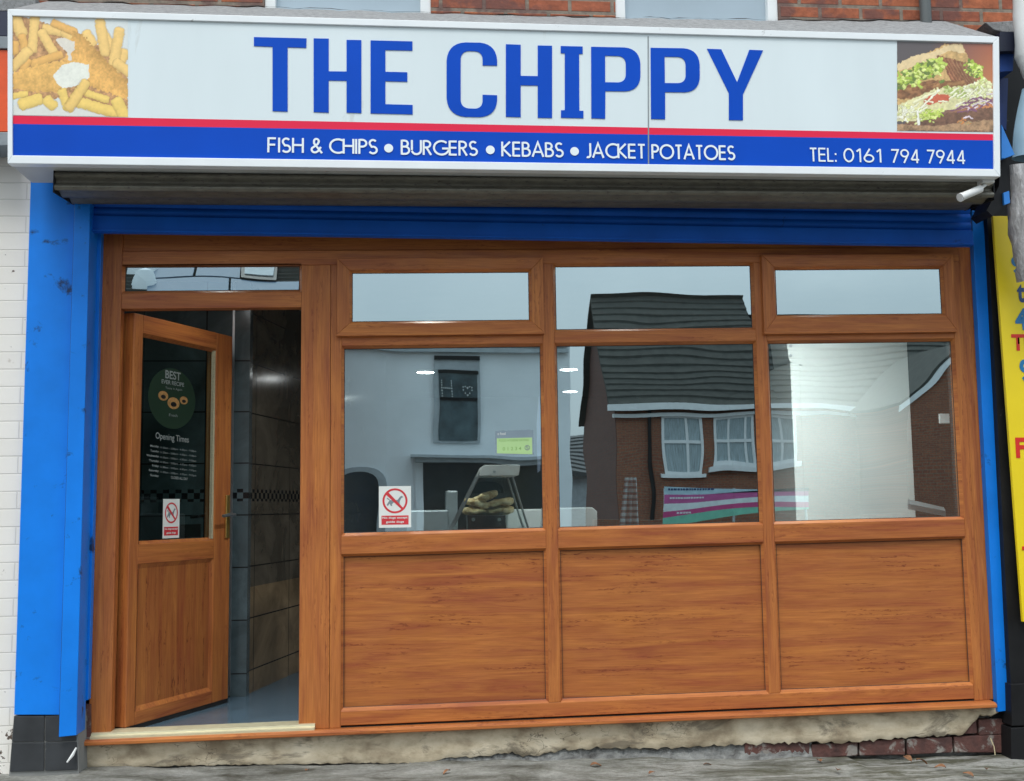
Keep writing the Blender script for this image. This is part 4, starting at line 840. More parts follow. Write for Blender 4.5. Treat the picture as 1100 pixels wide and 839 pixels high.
s_ = nt.nodes.new('ShaderNodeSeparateXYZ'); nt.links.new(v, s_.inputs[0]); mr_ = nt.nodes.new('ShaderNodeMapRange'); mr_.inputs['From Min'].default_value = 0.42; mr_.inputs['From Max'].default_value = -0.05; mr_.inputs['To Max'].default_value = 0.13; nt.links.new(s_.outputs[1], mr_.inputs['Value'])
ad = nt.nodes.new('ShaderNodeMath'); ad.operation = 'ADD'; nt.links.new(mr_.outputs[0], ad.inputs[0]); nt.links.new(noise(nt, v, 16, 8, .7), ad.inputs[1])          # flaked paint near the pavement
c = mixc(nt, ramp(nt, ad.outputs[0], [(.655, (0, 0, 0)), (.675, (1, 1, 1))]), c, (.10, .07, .055))
nt.links.new(c, b.inputs['Base Color']); b.inputs['Roughness'].default_value = .6; bump(nt, b, mixc(nt, .5, mixc(nt, 1.0, br.outputs['Fac'], (1, 1, 1), 'DIFFERENCE'), noise(nt, v, 9, 6)), .35, .01); M['whitebrick'] = m
NY = -0.12
xr_ = P(33, 300, NY)[0]+0.0
MB().box(-6, P(24, 470, NY)[0]+0.02, NY, 0.3, -0.4, P(0, 157, NY)[1]).build('wall', M['whitebrick'], nl)
MB().box(-6, P(30, 100, NY)[0], NY+0.02, 0.3, P(0, 157, NY)[1]+.002, 6).build('upper_wall', M['brick'], nl)
ns = thing('neighbour_sign', 'orange red shop sign with grey frame cut off at the left edge', 'sign', (-2.4, -0.4, 2.4))
NSY = -0.30
MB().prism(PX([(-80, 142), (9, 141), (9, 54), (-80, 52)], NSY), NSY, NY-0.01).build('sign_panel', M['orange'], ns)
M['greyframe'] = paint('grey_sign_frame', (0.22, 0.25, 0.27), 0.5, 0, .2, 8)
MB().prism(PX([(-80, 158), (10, 157), (10, 142.5), (-80, 143)], NSY), NSY-0.01, NY-0.01).build('lower_frame', M['greyframe'], ns, bevel=.003)
MB().prism(PX([(-80, 51), (10, 53), (10, 40), (-80, 38)], NSY), NSY-0.01, NY-0.01).build('upper_frame', M['greyframe'], ns, bevel=.003)
MB().prism(PX([(-80, 36), (10, 38.5), (10, 12), (-80, 14)], NSY), NSY-0.0, NY-0.01).build('awning_box', paint('navy_box', (0.012, 0.018, 0.045), 0.5), ns)
MB().prism(PX([(-80, 12), (38, 11), (38, -4), (-80, -2)], -0.2), -0.2, NY+.0).build('lead_cover', M['lead'], ns)

nr = thing('neighbour_post', 'black painted post between the blue guide rail and yellow board', 'post', (3.1, 0, 0))
MB().prism(PX([(1057, 30), (1110, 30), (1110, 232), (1060, 232)], -0.08), -0.08, 0.3).build('upper_post', M['black'], nr)
MB().prism(PX([(1060.5, 233), (1104, 233), (1118, 780), (1088, 780)], -0.07), -0.07, 0.3).build('post', M['black'], nr)
mb = MB()
for q in ([(1086, 782), (1130, 780), (1130, 842), (1087, 842)], [(1086, 735), (1130, 733), (1130, 778), (1087, 780)]): mb.prism(PX(q, -0.09), -0.09, 0.2)
mb.build('plinth_tile', M['black'], nr, bevel=0.003)
# yellow board
yb = thing('price_board', 'yellow price board with blue and red lettering at the right edge', 'sign', (3.3, -0.15, 1.5)); YY = -0.13
MB().prism(PX([(1066.5, 232), (1150, 232), (1160, 668), (1099, 668)], YY), YY, YY+0.02).build('board', M['yellow'], yb, bevel=0.002)
def ytext(body, a, b_, hpx, mat):
    A = P(*a, YY); B = P(*b_, YY); h = P(a[0], a[1]-hpx, YY)[1]-A[1]; text('board_lettering', body, (A, B, h), mat, yb, lambda u, v, t: (u, YY-0.002, v), bold=0.035)
ytext('9.50', (1087, 294), (1124, 294), 19, M['letblue']); ytext('to', (1093, 325), (1112, 325), 20, M['navy']); ytext('4.50', (1091, 355), (1135, 355), 24, M['letblue'])
ytext('TUE', (1087, 377), (1126, 377), 18, M['letred']); ytext('9.50', (1096, 410), (1138, 410), 24, M['letblue']); ytext('FRI', (1091.5, 492), (1124, 492), 22, M['letred'])
MB().prism(PX([(1098, 587), (1112, 587), (1112, 591), (1098, 591)], YY-.002), YY-0.003, YY-.0005).build('board_dash', M['letred'], yb)
# rolled plastic sheet hanging across the board's corner
m, nt, b, o = newmat('grey_translucent_plastic_sheet'); v = objco(nt, (3, 3, 1)); c = ramp(nt, noise(nt, v, 8, 8, .65, 1.5), [(0.3, (0.26, 0.25, 0.25)), (0.55, (0.42, 0.41, 0.41)), (0.75, (0.75, 0.75, 0.76))]); nt.links.new(c, b.inputs['Base Color']); b.inputs['Roughness'].default_value = 0.25; bump(nt, b, noise(nt, v, 10, 5, .6, 1.0), 0.6, 0.02); M['plastic'] = m
def skew(pts, rad, mat, name, label, cat, wob=0.12, grp=None):
    mb = MB(); n_ = 14; P3 = []
    for i in range(n_+1):
        t = i/n_; j = t*(len(pts)-1); k = min(int(j), len(pts)-2); f_ = j-k; P3.append(Vector(pts[k])*(1-f_)+Vector(pts[k+1])*f_)
    mb.tube(P3, [rad[0]*(1-i/n_)+rad[1]*i/n_ for i in range(n_+1)], 22)
    mb.xf(lambda x, y, z: (x+0.006*math.sin(z*60+y*40)*wob*8, y+0.006*math.sin(x*70+z*33)*wob*8, z)); return tag(mb.build(name, mat, smooth=True), label, cat)
A = P(1093, 178, -.34); B = P(1110, 300, -.30)
skew([(A[0], -.34, A[1]), (P(1098, 240, -.32)[0], -.32, P(1098, 240, -.32)[1]), (B[0], -.30, B[1])], (0.058, 0.075), M['plastic'], 'plastic_sheet', 'rolled grey plastic sheet hanging over the top of the yellow board', 'plastic sheet')
A = P(1112, -40, -.4); B = P(1104, 60, -.4)
skew([(A[0]-.05, -.4, A[1]), (B[0], -.4, B[1]), (B[0]+.04, -.4, B[1]-.12)], (0.07, 0.05), M['whiteplastic'], 'plastic_cover', 'pale plastic cover bulging in at the top right corner', 'plastic cover', .06)
A = P(1108, 108, -.36)
M['bluecover'] = paint('pale_blue_plastic', (0.28, 0.42, 0.52), 0.3, 0, .2, 5)
mb = MB(); n1, n2 = 14, 8
for j in range(n2+1):
    for i in range(n1): t = j/n2; r_ = 0.045+0.075*math.sin(t*1.45); mb.v.append((A[0]-.0+r_*math.cos(2*math.pi*i/n1), -.36+0.6*r_*math.sin(2*math.pi*i/n1), A[1]+0.06-0.36*t))
for j in range(n2):
    for i in range(n1): mb.f.append((j*n1+i, j*n1+(i+1) % n1, (j+1)*n1+(i+1) % n1, (j+1)*n1+i)); mb.m.append(0)
tag(mb.build('lamp_cover', M['bluecover'], smooth=True), 'pale blue plastic cover hanging above the rolled plastic sheet', 'cover')
sp = thing('shutter_bracket', 'black and blue end bracket of the neighbouring shutter beside the sign', 'bracket', (3.1, -0.4, 2.4))
M['blueflat'] = paint('bright_blue_bracket_paint', (0.02, 0.2, 0.62), 0.45)
MB().prism(PX([(1076, 134), (1090, 166), (1079, 170), (1076, 170)], -.42), -.42, -.39).build('blue_flap', M['blueflat'], sp)
MB().prism(PX([(1076, 170), (1084, 170), (1086, 214), (1066, 232), (1060, 226), (1073, 200)], -.36), -.36, -.2).build('bracket_plate', M['black'], sp)
MB().prism(PX([(1078, 207), (1084, 205), (1085, 218), (1079, 220)], -.375), -.375, -.36).build('blue_tab', M['blueflat'], sp)
MB().prism(PX([(1074, 58), (1089, 58), (1088, 76), (1074, 77)], -.30), -.30, -.1).build('blue_box', paint('navy_blue_box', (0.01, 0.05, 0.22), .5), sp)
MB().prism(PX([(1074, 34), (1100, 34), (1098, 54), (1074, 55)], -.34), -.34, -.1).build('dark_box', paint('dark_navy_box', (0.008, 0.012, 0.03), .5), sp)
MB().prism(PX([(1074, 84), (1083, 84), (1081, 140), (1074, 134)], -.2), -.2, -.085).build('blue_strip', paint('deep_blue_strip', (0.008, 0.03, 0.14), .5), sp)
MB().prism(PX([(1058, 24), (1090, 22), (1096, 30), (1086, 36), (1068, 32)], -.15), -.15, -.03).build('mortar_ledge', M['lead'], sp, bevel=.004)

# ================================================================== STICKERS ON THE GLASS
def nodog(fn, u0_, u1_, z0, z1, label, x_extra=None):
    """prohibition notice: fn maps (u, depth, z)"""
    t = thing('no_dogs_sign', label, 'notice', fn((u0_+u1_)/2, 0, z0), 'no dogs notices'); w, h = u1_-u0_, z1-z0
    def pp(mb, pts, d): mb.prism([(u0_+a*w, z0+b_*h) for a, b_ in pts], -d, -d+0.0006); return mb
    pp(MB(), [(0, 0), (1, 0), (1, 1), (0, 1)], 0.001).xf(fn).build('backing', M['paper'], t)
    # ring: height/width ratio
    cx, cy = .5, .645; rx = .39; ry = rx*w/h
    mb = MB(); n_ = 28; a_ = [(cx+rx*math.cos(2*math.pi*k/n_), cy+ry*math.sin(2*math.pi*k/n_)) for k in range(n_)]; b2 = [(cx+rx*.84*math.cos(2*math.pi*k/n_), cy+ry*.84*math.sin(2*math.pi*k/n_)) for k in range(n_)]
    mb.ring([(u0_+a*w, z0+b_*h) for a, b_ in a_], [(u0_+a*w, z0+b_*h) for a, b_ in b2], -0.0016, -0.0016)
    mb.xf(fn).build('red_ring', M['red'], t)
    mb = MB(); c_ = math.cos(math.radians(45)); s2 = .055
    pp(mb, [(cx-rx*.66-s2, cy+ry*.58), (cx-rx*.58+s2*0, cy+ry*.74), (cx+rx*.66, cy-ry*.58), (cx+rx*.58, cy-ry*.74)], 0.0022); mb.xf(fn).build('red_bar', M['red'], t)
    dog = [(.24, .70), (.27, .72), (.36, .66), (.42, .665), (.58, .665), (.66, .745), (.70, .765), (.76, .735), (.70, .71), (.66, .655), (.64, .60), (.66, .545), (.61, .545), (.585, .60), (.44, .60), (.40, .545), (.42, .52), (.37, .52), (.33, .58), (.28, .52), (.24, .55), (.30, .62), (.33, .655), (.27, .685)]
    pp(MB(), dog, 0.0016).xf(fn).build('dog_symbol', M['greydark'], t)
    pp(MB(), [(.08, .07), (.92, .07), (.92, .29), (.08, .29)], 0.0014).xf(fn).build('red_panel', M['red'], t)
    for body, a, b_, zz in (('No dogs except', .11, .89, .20), ('guide dogs', .22, .78, .10)):
        text('notice_lettering', body, ((u0_+a*w, z0+zz*h), (u0_+b_*w, z0+zz*h), .065*h), M['paper'], t, lambda u, v, q: fn(u, -0.0024, v), bold=0.02)
A = P(407, 567, 0.02); B = P(441.5, 522, 0.02)
nodog(lambda u, n_, z: (u, 0.0235+n_, z), A[0], B[0], A[1], B[1], 'white and red no dogs notice on the big left window')
ua, za = onleaf(178.5, 578.5); ub, zb2 = onleaf(197, 536)
nodog(lambda u, n_, z: leafxf(u, 0.0235+n_, z), ua, ub, za, zb2, 'white and red no dogs notice on the glass of the open door')
hs = thing('rating_notice', 'pale green rating notice with a circled number on the left window', 'notice', (P(552, 480, 0.04)[0], 0.04, P(552, 488, .04)[1])); QY = 0.0228
MB().prism(PX([(532.3, 489.5), (573.5, 488.5), (573, 461.5), (532, 463)], QY), QY-0.0006, QY).build('grey_card', paint('grey_blue_card', (0.24, 0.31, 0.36), .5), hs)
MB().prism(PX([(533.8, 487), (571.8, 488), (571.5, 470), (533.7, 471)], QY), QY-0.0012, QY-.0007).build('green_card', M['green'], hs)
M['greentext'] = paint('olive_lettering', (0.24, 0.46, 0.13), .5)
def qtext(body, a, b_, h, mat, nm='notice_lettering'):
    A = P(*a, QY); B = P(*b_, QY); text(nm, body, (A, B, P(a[0], a[1]-h, QY)[1]-A[1]), mat, hs, lambda u, v, t: (u, QY-0.0016, v), bold=0.01)
qtext('FOOD HYGIENE RATING', (536, 474.5), (568, 473.8), 2.4, M['greentext']); qtext('0 1 2 3 4', (540, 484), (560, 483.5), 3.6, M['greentext']); qtext('5', (565, 482.8), (567.8, 482.8), 3.6, M['greydark'])
c0 = P(566.4, 481, QY); mb = MB(); n_ = 24; mb.ring([(c0[0]+.0135*math.cos(2*math.pi*k/n_), c0[1]+.0135*math.sin(2*math.pi*k/n_)) for k in range(n_)], [(c0[0]+.0105*math.cos(2*math.pi*k/n_), c0[1]+.0105*math.sin(2*math.pi*k/n_)) for k in range(n_)], QY-.0018, QY-.0018); mb.build('circle_mark', M['greydark'], hs)
qtext('o food', (534.5, 467.5), (543, 467.2), 3, M['paper'])

# ================================================================== INSIDE THE SHOP
def ceil_pt(px, py):
    d = ray(px, py); t = (HZ-CAM.z)/d.z; return CAM+d*t
M['lampglow'] = paint('led_diffuser', (0.9, 0.9, 0.9), .5, emis=((0.95, 1.0, 1.0), 14.0))
spots = [((457, 398), 'round ceiling downlight seen through the left window'), ((611, 395), 'upper round ceiling downlight seen at the left of the middle window'), ((612.5, 419), 'lower round ceiling downlight seen at the left of the middle window')]
lp0 = None
for (px, py), lab in spots:
    c_ = ceil_pt(px, py)
    if lp0 is None:
        lp0 = thing('ceiling_downlight', lab, 'ceiling light', c_, 'round ceiling downlights')
        mb = MB().tube([(c_.x, c_.y, c_.z-0.001), (c_.x, c_.y, c_.z-0.02)], 0.10, 24); mb.build('lamp_rim', M['upvc_white'], lp0, smooth=True)
        MB().tube([(c_.x, c_.y, c_.z-0.0205), (c_.x, c_.y, c_.z-0.022)], 0.085, 24).build('diffuser', M['lampglow'], lp0)
        base_c = c_.copy()
    else:
        n0 = lp0.copy(); scene.collection.objects.link(n0); n0.location = c_; n0['label'] = lab
        for ch in list(lp0.children): k_ = ch.copy(); scene.collection.objects.link(k_); k_.parent = n0
for x_ in (-1.0, 0.1, 1.15, 2.25):  # added downlights with fill lamps, out of view, brightening cabinet and display
    n0 = lp0.copy(); scene.collection.objects.link(n0); n0.location = (x_, 0.24, HZ); n0['label'] = {-1.0: 'added ceiling fill light just inside the open door', 0.1: 'added ceiling fill light over the left window display', 1.15: 'added ceiling fill light over the middle window', 2.25: 'added ceiling fill light over the white cabinet'}[x_]
    for ch in list(lp0.children): k_ = ch.copy(); scene.collection.objects.link(k_); k_.parent = n0
    al = bpy.data.lights.new('added_fill_lamp', 'AREA'); al.shape = 'DISK'; al.size = 0.17; al.energy = {-1.0: 0.4, 0.1: 12, 1.15: 3, 2.25: 40}[x_]; al.color = (0.95, 1.0, 1.0); ao = bpy.data.objects.new('added_fill_lamp', al); scene.collection.objects.link(ao); ao.location = (x_, 0.24, HZ-0.03); al.spread = math.radians(125); ao.rotation_euler = (math.radians(30 if x_ > 2 else 20), 0, 0)
# display case with naan breads
KY = 0.42
def pk(px, py, Y=KY): x, z = P(px, py, Y); return (x, Y, z)
dc = thing('display_cabinet', 'glass sided display cabinet with white top rail inside the left window', 'cabinet', (P(528, 570, KY)[0], KY+.15, FZ))
M['ss'] = paint('stainless_worktop', (0.45, 0.50, 0.52), 0.35, .5)
MB().prism(fillet([(*P(514.5, 511.5, KY), .008), (*P(557.5, 511, KY), .012), (*P(559, 499, KY), .012), (*P(519, 499.5, KY), .015)], 5), KY, KY+0.32).build('top_rail', M['whiteplastic'], dc, bevel=.003)
c0 = pk(531, 506.5); MB().tube([(c0[0], KY-.004, c0[2]), (c0[0], KY+.001, c0[2])], .007, 12).build('screw', M['metal'], dc)
for a, b_ in (((516, 508), (484, 572)), ((550.5, 512), (569, 572))):
    for yy in (KY+.01, KY+.30):
        A = pk(*a); B = pk(*b_); MB().tube([(A[0], yy, A[2]), (B[0], yy, B[2])], .006, 8).build('support', M['metal'], dc, smooth=True)
A, B, C_, D_ = pk(517, 511), pk(550, 512), pk(569, 572), pk(484, 572)
MB().add([A, B, C_, D_], [(0, 3, 2, 1)]).build('front_glass', M['glass_case'], dc)
MB().box(D_[0]-.02, C_[0]+.02, KY-.01, KY+.36, FZ-.005, D_[2]-.0).build('counter', M['ss'], dc, bevel=.004)
ov = thing('bread_warmer', 'dark metal warming tray with two bolt heads under the naan breads', 'tray', (P(524, 571, KY)[0], KY+.12, D_[2]))
z0 = D_[2]+.001; MB().prism([(P(503, 571, KY+.06)[0], z0), (P(544, 571, KY+.06)[0], z0), (P(543, 553, KY+.06)[0], P(543, 553.5, KY+.06)[1]), (P(502, 554, KY+.06)[0], P(502, 553.5, KY+.06)[1])], KY+.06, KY+.26).build('tray_body', paint('brown_black_metal', (0.05, 0.025, 0.02), .3, .4, .5, 12), ov, bevel=.004)
for px in (508.5, 536.5): c0 = P(px, 558, KY+.055); MB().tube([(c0[0], KY+.052, c0[1]), (c0[0], KY+.06, c0[1])], .010, 12).build('bolt', M['metal'], ov)
m, nt, b, o = newmat('baked_bread'); v = objco(nt); c = ramp(nt, noise(nt, v, 30, 6, .6, .5), [(0.35, (0.52, 0.30, 0.11)), (0.5, (0.86, 0.66, 0.36)), (0.7, (0.95, 0.82, 0.55))]); nt.links.new(c, b.inputs['Base Color']); b.inputs['Roughness'].default_value = .8; bump(nt, b, noise(nt, v, 50, 4), .5, .01); M['bread'] = m
def bread(px, py, rx, rz, tilt, Y, label):
    c0 = Vector(pk(px, py, Y)); mb = MB(); n1, n2 = 22, 12; s1 = random.random()*6
    for j in range(n2+1):
        ph = math.pi*j/n2
        for i in range(n1):
            a = 2*math.pi*i/n1; w = 1+.07*math.sin(3*a+s1)+.05*math.sin(5*a+2*s1)
            x = rx*w*math.sin(ph)*math.cos(a); y = .075*w*math.sin(ph)*math.sin(a); cp = math.cos(ph); z = rz*(1 if cp > 0 else -1)*abs(cp)**.6*(1+.2*math.sin(2*a+s1))+.006*math.sin(5*a+s1)*math.sin(ph)
            mb.v.append((c0.x+x*math.cos(tilt)-z*math.sin(tilt), c0.y+y, c0.z+x*math.sin(tilt)+z*math.cos(tilt)))
    for j in range(n2):
        for i in range(n1): mb.f.append((j*n1+i, (j+1)*n1+i, (j+1)*n1+(i+1) % n1, j*n1+(i+1) % n1)); mb.m.append(0)
    tag(mb.build('naan_bread', M['bread'], smooth=True), label, 'bread', 'naan breads in the display cabinet')
bread(511, 549, .080, .020, -.05, KY+.14, 'naan bread at the lower left of the pile in the display cabinet'); bread(537, 548.5, .080, .020, .05, KY+.15, 'naan bread at the lower right of the pile in the display cabinet')
bread(513, 541, .078, .020, -.26, KY+.13, 'middle left naan bread tilted against the top one'); bread(537, 540.5, .078, .020, .14, KY+.14, 'middle right naan bread beneath the top one'); bread(522, 533.5, .070, .020, .30, KY+.12, 'topmost naan bread tilted on the pile')
tag(MB().prism(fillet([(*P(503, 530, KY+.3), .01), (*P(541, 530, KY+.3), .01), (*P(540, 518, KY+.3), .05), (*P(510, 517, KY+.3), .05)], 5), KY+.3, KY+.34).build('dark_hood', M['black']), 'black domed hood behind the naan breads in the left window', 'hood')
# other inside things
cb = thing('white_cabinet', 'tall white cabinet standing inside the right window', 'cabinet', (P(910, 560, 1.3)[0], 1.55, FZ)); CYY = 1.3
M['cab'] = paint('white_cabinet_laminate', (0.86, 0.88, 0.86), .4, 0, .03, 3)
x0, x1 = P(851, 460, CYY)[0], P(979, 460, CYY)[0]; xs1 = P(860.5, 460, CYY)[0]; zc = P(860, 390, CYY)[1]
MB().box(xs1+.004, x1, CYY, CYY+.5, FZ-.005, P(910, 350, CYY)[1]).build('side_panel', M['cab'], cb, bevel=.003)
MB().box(x0, xs1, CYY-.012, CYY+.45, FZ-.005, zc).build('door_edge', M['cab'], cb, bevel=.003)
MB().prism(fillet([(*P(848, 389, CYY-.015), .02), P(862, 392, CYY-.015), P(862, 353, CYY-.015), P(843, 353, CYY-.015)], 4), CYY-.015, CYY+.3).build('hinge_cover', M['cab'], cb, bevel=.002)
for py in (371.5, 382): c0 = P(849.5, py, CYY-.02); MB().tube([(c0[0], CYY-.02, c0[1]), (c0[0], CYY-.014, c0[1])], .010, 12).build('bolt', M['metal'], cb)
ct = thing('counter_end', 'pale box shaped counter end at the bottom left of the middle window', 'counter', (P(622, 560, .5)[0], .7, FZ))
MB().prism([P(590, 640, .5), P(642, 640, .5), P(641.5, 549, .5), P(636, 545, .5), P(590, 546, .5)], .5, .9).build('counter_body', M['cab'], ct, bevel=.004)
tag(MB().box(P(437, 560, .8)[0], P(482, 560, .8)[0], .8, 1.1, FZ-.005, P(450, 548, .8)[1]).build('steel_bin', M['ss'], bevel=.01), 'grey steel box beside the display cabinet behind the left window', 'bin')
tag(MB().box(P(479, 560, .9)[0], P(492, 560, .9)[0], .9, 1.1, FZ-.005, P(480, 527, .9)[1]).build('metal_canister', M['ss'], bevel=.01), 'narrow grey metal container left of the naan breads', 'container')
tag(MB().box(P(545, 560, 1.0)[0], P(592, 560, 1.0)[0], 1.0, 1.5, FZ-.005, P(560, 547, 1.0)[1]).build('rear_counter', M['cab'], bevel=.01), 'pale counter right of the display cabinet behind the left window', 'counter')
m, nt, b, o = newmat('blue_striped_cloth'); v = objco(nt, (1, 1, 1), 'xz'); w = nt.nodes.new('ShaderNodeTexWave'); w.bands_direction = 'Y'; w.inputs['Scale'].default_value = 10; nt.links.new(v, w.inputs[0]); nt.links.new(ramp(nt, w.outputs['Fac'], [(0.3, (0.03, 0.09, 0.14)), (0.6, (0.25, 0.42, 0.5))]), b.inputs['Base Color']); b.inputs['Roughness'].default_value = .9; M['cloth'] = m
mb = MB(); TY = .30
for j in range(13):
    for i in range(17):
        t = j/12; px = (671-5*t)+(13+8*t)*i/16; x, z = P(px, 513+52*t, TY); mb.v.append((x, TY+.02*math.sin(i*1.2+t), z))
for j in range(12):
    for i in range(16): mb.f.append((j*17+i, j*17+i+17, j*17+i+18, j*17+i+1)); mb.m.append(0)
tag(mb.build('striped_towel', M['cloth'], smooth=True), 'blue striped cloth hanging behind the middle window', 'cloth')
tag(MB().box(P(1009, 450, .9)[0], P(1019.5, 450, .9)[0], .89, .91, P(1014, 455, .9)[1], P(1014, 444.5, .9)[1]).build('wall_switch', M['upvc_white'], bevel=.003), 'small square white switch seen at the right of the right window', 'switch')
mb = MB().add([(*P(975, 541, .35)[:1], .35, P(975, 541, .35)[1]), (P(1016, 549, .35)[0], .35, P(1016, 549, .35)[1]), (P(1014, 545, .7)[0], .7, P(1014, 545, .7)[1]), (P(975, 536, .7)[0], .7, P(975, 536, .7)[1])], [(0, 1, 2, 3)])
mb.v += [(x, y, z-.03) for x, y, z in mb.v[:4]]; mb.f += [(0, 4, 5, 1), (1, 5, 6, 2), (2, 6, 7, 3), (3, 7, 4, 0), (4, 7, 6, 5)]; mb.m += [0]*5
tag(mb.build('steel_shelf', M['ss']), 'sloping steel shelf beside the white cabinet in the right window', 'shelf')
tag(MB().prism(PX([(577.5, 508), (580.5, 505), (581, 440), (579, 425), (576.5, 455)], .06), .06, .065).build('paper_strip', paint('pale_blue_paper', (0.45, 0.52, 0.72), .6)), 'thin pale blue paper strip beside the middle mullion in the left window', 'paper')

# ================================================================== ACROSS THE STREET (seen mirrored in the windows)
M['whitewall'] = paint('white_painted_render', (0.80, 0.84, 0.86), .8, 0, .06, 1.2, None, 0, .1)
M['far_trim'] = paint('grey_painted_trim', (0.40, 0.44, 0.46), .7)
M['far_dark'] = paint('dark_shop_glazing', (0.03, 0.04, 0.042), .12)
M['slate'] = paint('dark_slate_roof', (0.06, 0.063, 0.065), .7, 0, .3, 8)
M['ridge'] = paint('brown_roof_tile', (0.045, 0.046, 0.040), .9, 0, .35, 5, (0.08, 0.085, 0.07), .66)
M['farbrick'] = brickmat('far_house_brick', (0.32, 0.115, 0.055), (0.24, 0.075, 0.040), (0.22, 0.17, 0.13), 'xz', .225, .075, .01, None, .2)
M['farbrick_shaded'] = brickmat('far_house_shaded_brick', (0.13, 0.042, 0.026), (0.09, 0.032, 0.022), (0.08, 0.055, 0.045), 'yz', .225, .075, .01, None, .2)  # same brick darkened: the side faces' shade is put into the colour
GB = -0.09
def rbox(mb, pxq, d, depth):        # quad measured at distance d, extruded away from the shop
    pts = [R(a, b_, d) for a, b_ in pxq]; n = len(pts); y = pts[0][1]
    mb.prism([(p_[0], p_[2]) for p_ in pts], y-depth, y); return mb
def rrect(mb, x0, x1, yt_, yb2, d, depth, z0=None):
    xa_ = P(x0, (yt_+yb2)/2, d)[0]; xb2 = P(x1, (yt_+yb2)/2, d)[0]; xm = (x0+x1)/2; zt2 = P(xm, yt_, d)[1]; zb3 = P(xm, yb2, d)[1] if z0 is None else z0
    y = 0.05-d; mb.box(xa_, xb2, y-depth, y, zb3, zt2); return mb
D1 = 15.0
wh = thing('white_house', 'white rendered house opposite, mirrored in the left window', 'house', (R(480, 500, D1)[0], .05-D1-3, GB))
rrect(MB(), 345, 607, 369, 0, D1, 6, GB).build('wall', M['whitewall'], wh)
mb = MB(); rrect(mb, 343, 609, 366, 370, D1-.15, 6.2); rrect(mb, 343, 609, 374, 378, D1-.12, .1); mb.build('parapet', M['far_trim'], wh)
mb = MB(); rrect(mb, 466, 518, 382, 474, D1-.06, .05); w1 = mb.build('window', M['far_trim'], wh)
mb = MB(); rrect(mb, 472, 515, 400, 471, D1-.08, .02); mb.build('pane', paint('sash_glass_over_curtain', (0.06, 0.09, 0.10), .1, 0, .6, 3), w1)
mb = MB(); rrect(mb, 471, 516, 398, 402, D1-.10, .03); rrect(mb, 472, 515, 425, 428.5, D1-.10, .03); rrect(mb, 466, 518, 382, 386, D1-.10, .03); mb.build('sash_bar', M['black'], w1)
mb = MB(); dots = [(475, 411+2.2*k) for k in range(7)]+[(486, 411+2.2*k) for k in range(7)]+[(475+2.2*k, 417.6) for k in range(1, 5)]
for k in range(14):
    t = 2*math.pi*k/14; dots.append((504+4.6*math.sin(t)**3*1.15, 418-4.6*(.8*math.cos(t)-.32*math.cos(2*t)-.12*math.cos(3*t))))
for a, b_ in dots:
    c_ = R(a, b_, D1-.12); mb.box(c_[0]-.009, c_[0]+.009, c_[1]-.01, c_[1], c_[2]-.009, c_[2]+.009)
mb.build('fairy_lights', M['paper'], w1)
mb = MB(); rrect(mb, 441, 590, 491, 494.5, D1-.55, .55); rrect(mb, 446, 586, 494.6, 500, D1-.4, .4); mb.build('cornice', M['far_trim'], wh)
mb = MB(); rrect(mb, 452, 578, 500, 0, D1-.03, .03, GB); mb.build('shop_window', M['far_dark'], wh)
mb = MB(); rrect(mb, 445, 453, 500, 0, D1-.1, .1, GB); rrect(mb, 578, 586, 500, 0, D1-.1, .1, GB); mb.build('pilaster', M['whitewall'], wh)
xa_, xb2 = R(366, 540, D1)[0], R(405, 540, D1)[0]; zc_ = R(385, 521, D1)[2]; rr = (xb2-xa_)/2; cx_ = (xa_+xb2)/2
def archp(r_, h_): return [(cx_-r_, GB), (cx_+r_, GB)]+[(cx_+r_*math.cos(t), zc_+h_*math.sin(t)) for t in [k*math.pi/12 for k in range(13)]]
MB().prism(archp(rr+.16, .32), .05-D1, .05-D1+.04).build('door_surround', M['far_trim'], wh); MB().prism(archp(rr, .22), .05-D1+.041, .05-D1+.06).build('arched_door', M['far_dark'], wh)
# slate roofed house with panels
sh2 = thing('slate_roof_house', 'slate roofed house with solar panels opposite, mirrored above the door', 'house', (R(230, 500, 14)[0], -17, GB))
xa_, xb2 = R(60, 330, 13)[0], R(338, 330, 13)[0]; zE = R(230, 352, 13)[2]
MB().box(xa_, xb2, -20.95, -12.95, GB, zE).build('wall', M['farbrick'], sh2)
zR = R(230, 250, 17)[2]; yE, yR = .05-12.7, .05-17
def roofslab(mb, x0, x1, ya, za, yb3, zb4, t=.08): mb.add([(x0, ya, za), (x1, ya, za), (x1, yb3, zb4), (x0, yb3, zb4), (x0, ya, za-t), (x1, ya, za-t), (x1, yb3, zb4-t), (x0, yb3, zb4-t)], [(0, 1, 2, 3), (7, 6, 5, 4), (0, 4, 5, 1), (1, 5, 6, 2), (2, 6, 7, 3), (3, 7, 4, 0)]); return mb
def courses(x0, x1, ya, za, yb3, zb4, n):
    mb = MB()
    for k in range(n):
        t0, t1 = k/n, (k+1.15)/n; lift = .075
        mb.add([(x0, ya+(yb3-ya)*t0, za+(zb4-za)*t0+lift), (x1, ya+(yb3-ya)*t0, za+(zb4-za)*t0+lift), (x1, ya+(yb3-ya)*t1, za+(zb4-za)*t1), (x0, ya+(yb3-ya)*t1, za+(zb4-za)*t1), (x0, ya+(yb3-ya)*t0, za+(zb4-za)*t0-.04), (x1, ya+(yb3-ya)*t0, za+(zb4-za)*t0-.04)], [(0, 3, 2, 1), (0, 1, 5, 4)])
    return roofslab(mb, x0, x1, ya, za-.05, yb3, zb4-.05)
courses(xa_-.2, xb2+.1, yE, zE, yR, zR, 24).build('roof', M['ridge'], sh2)
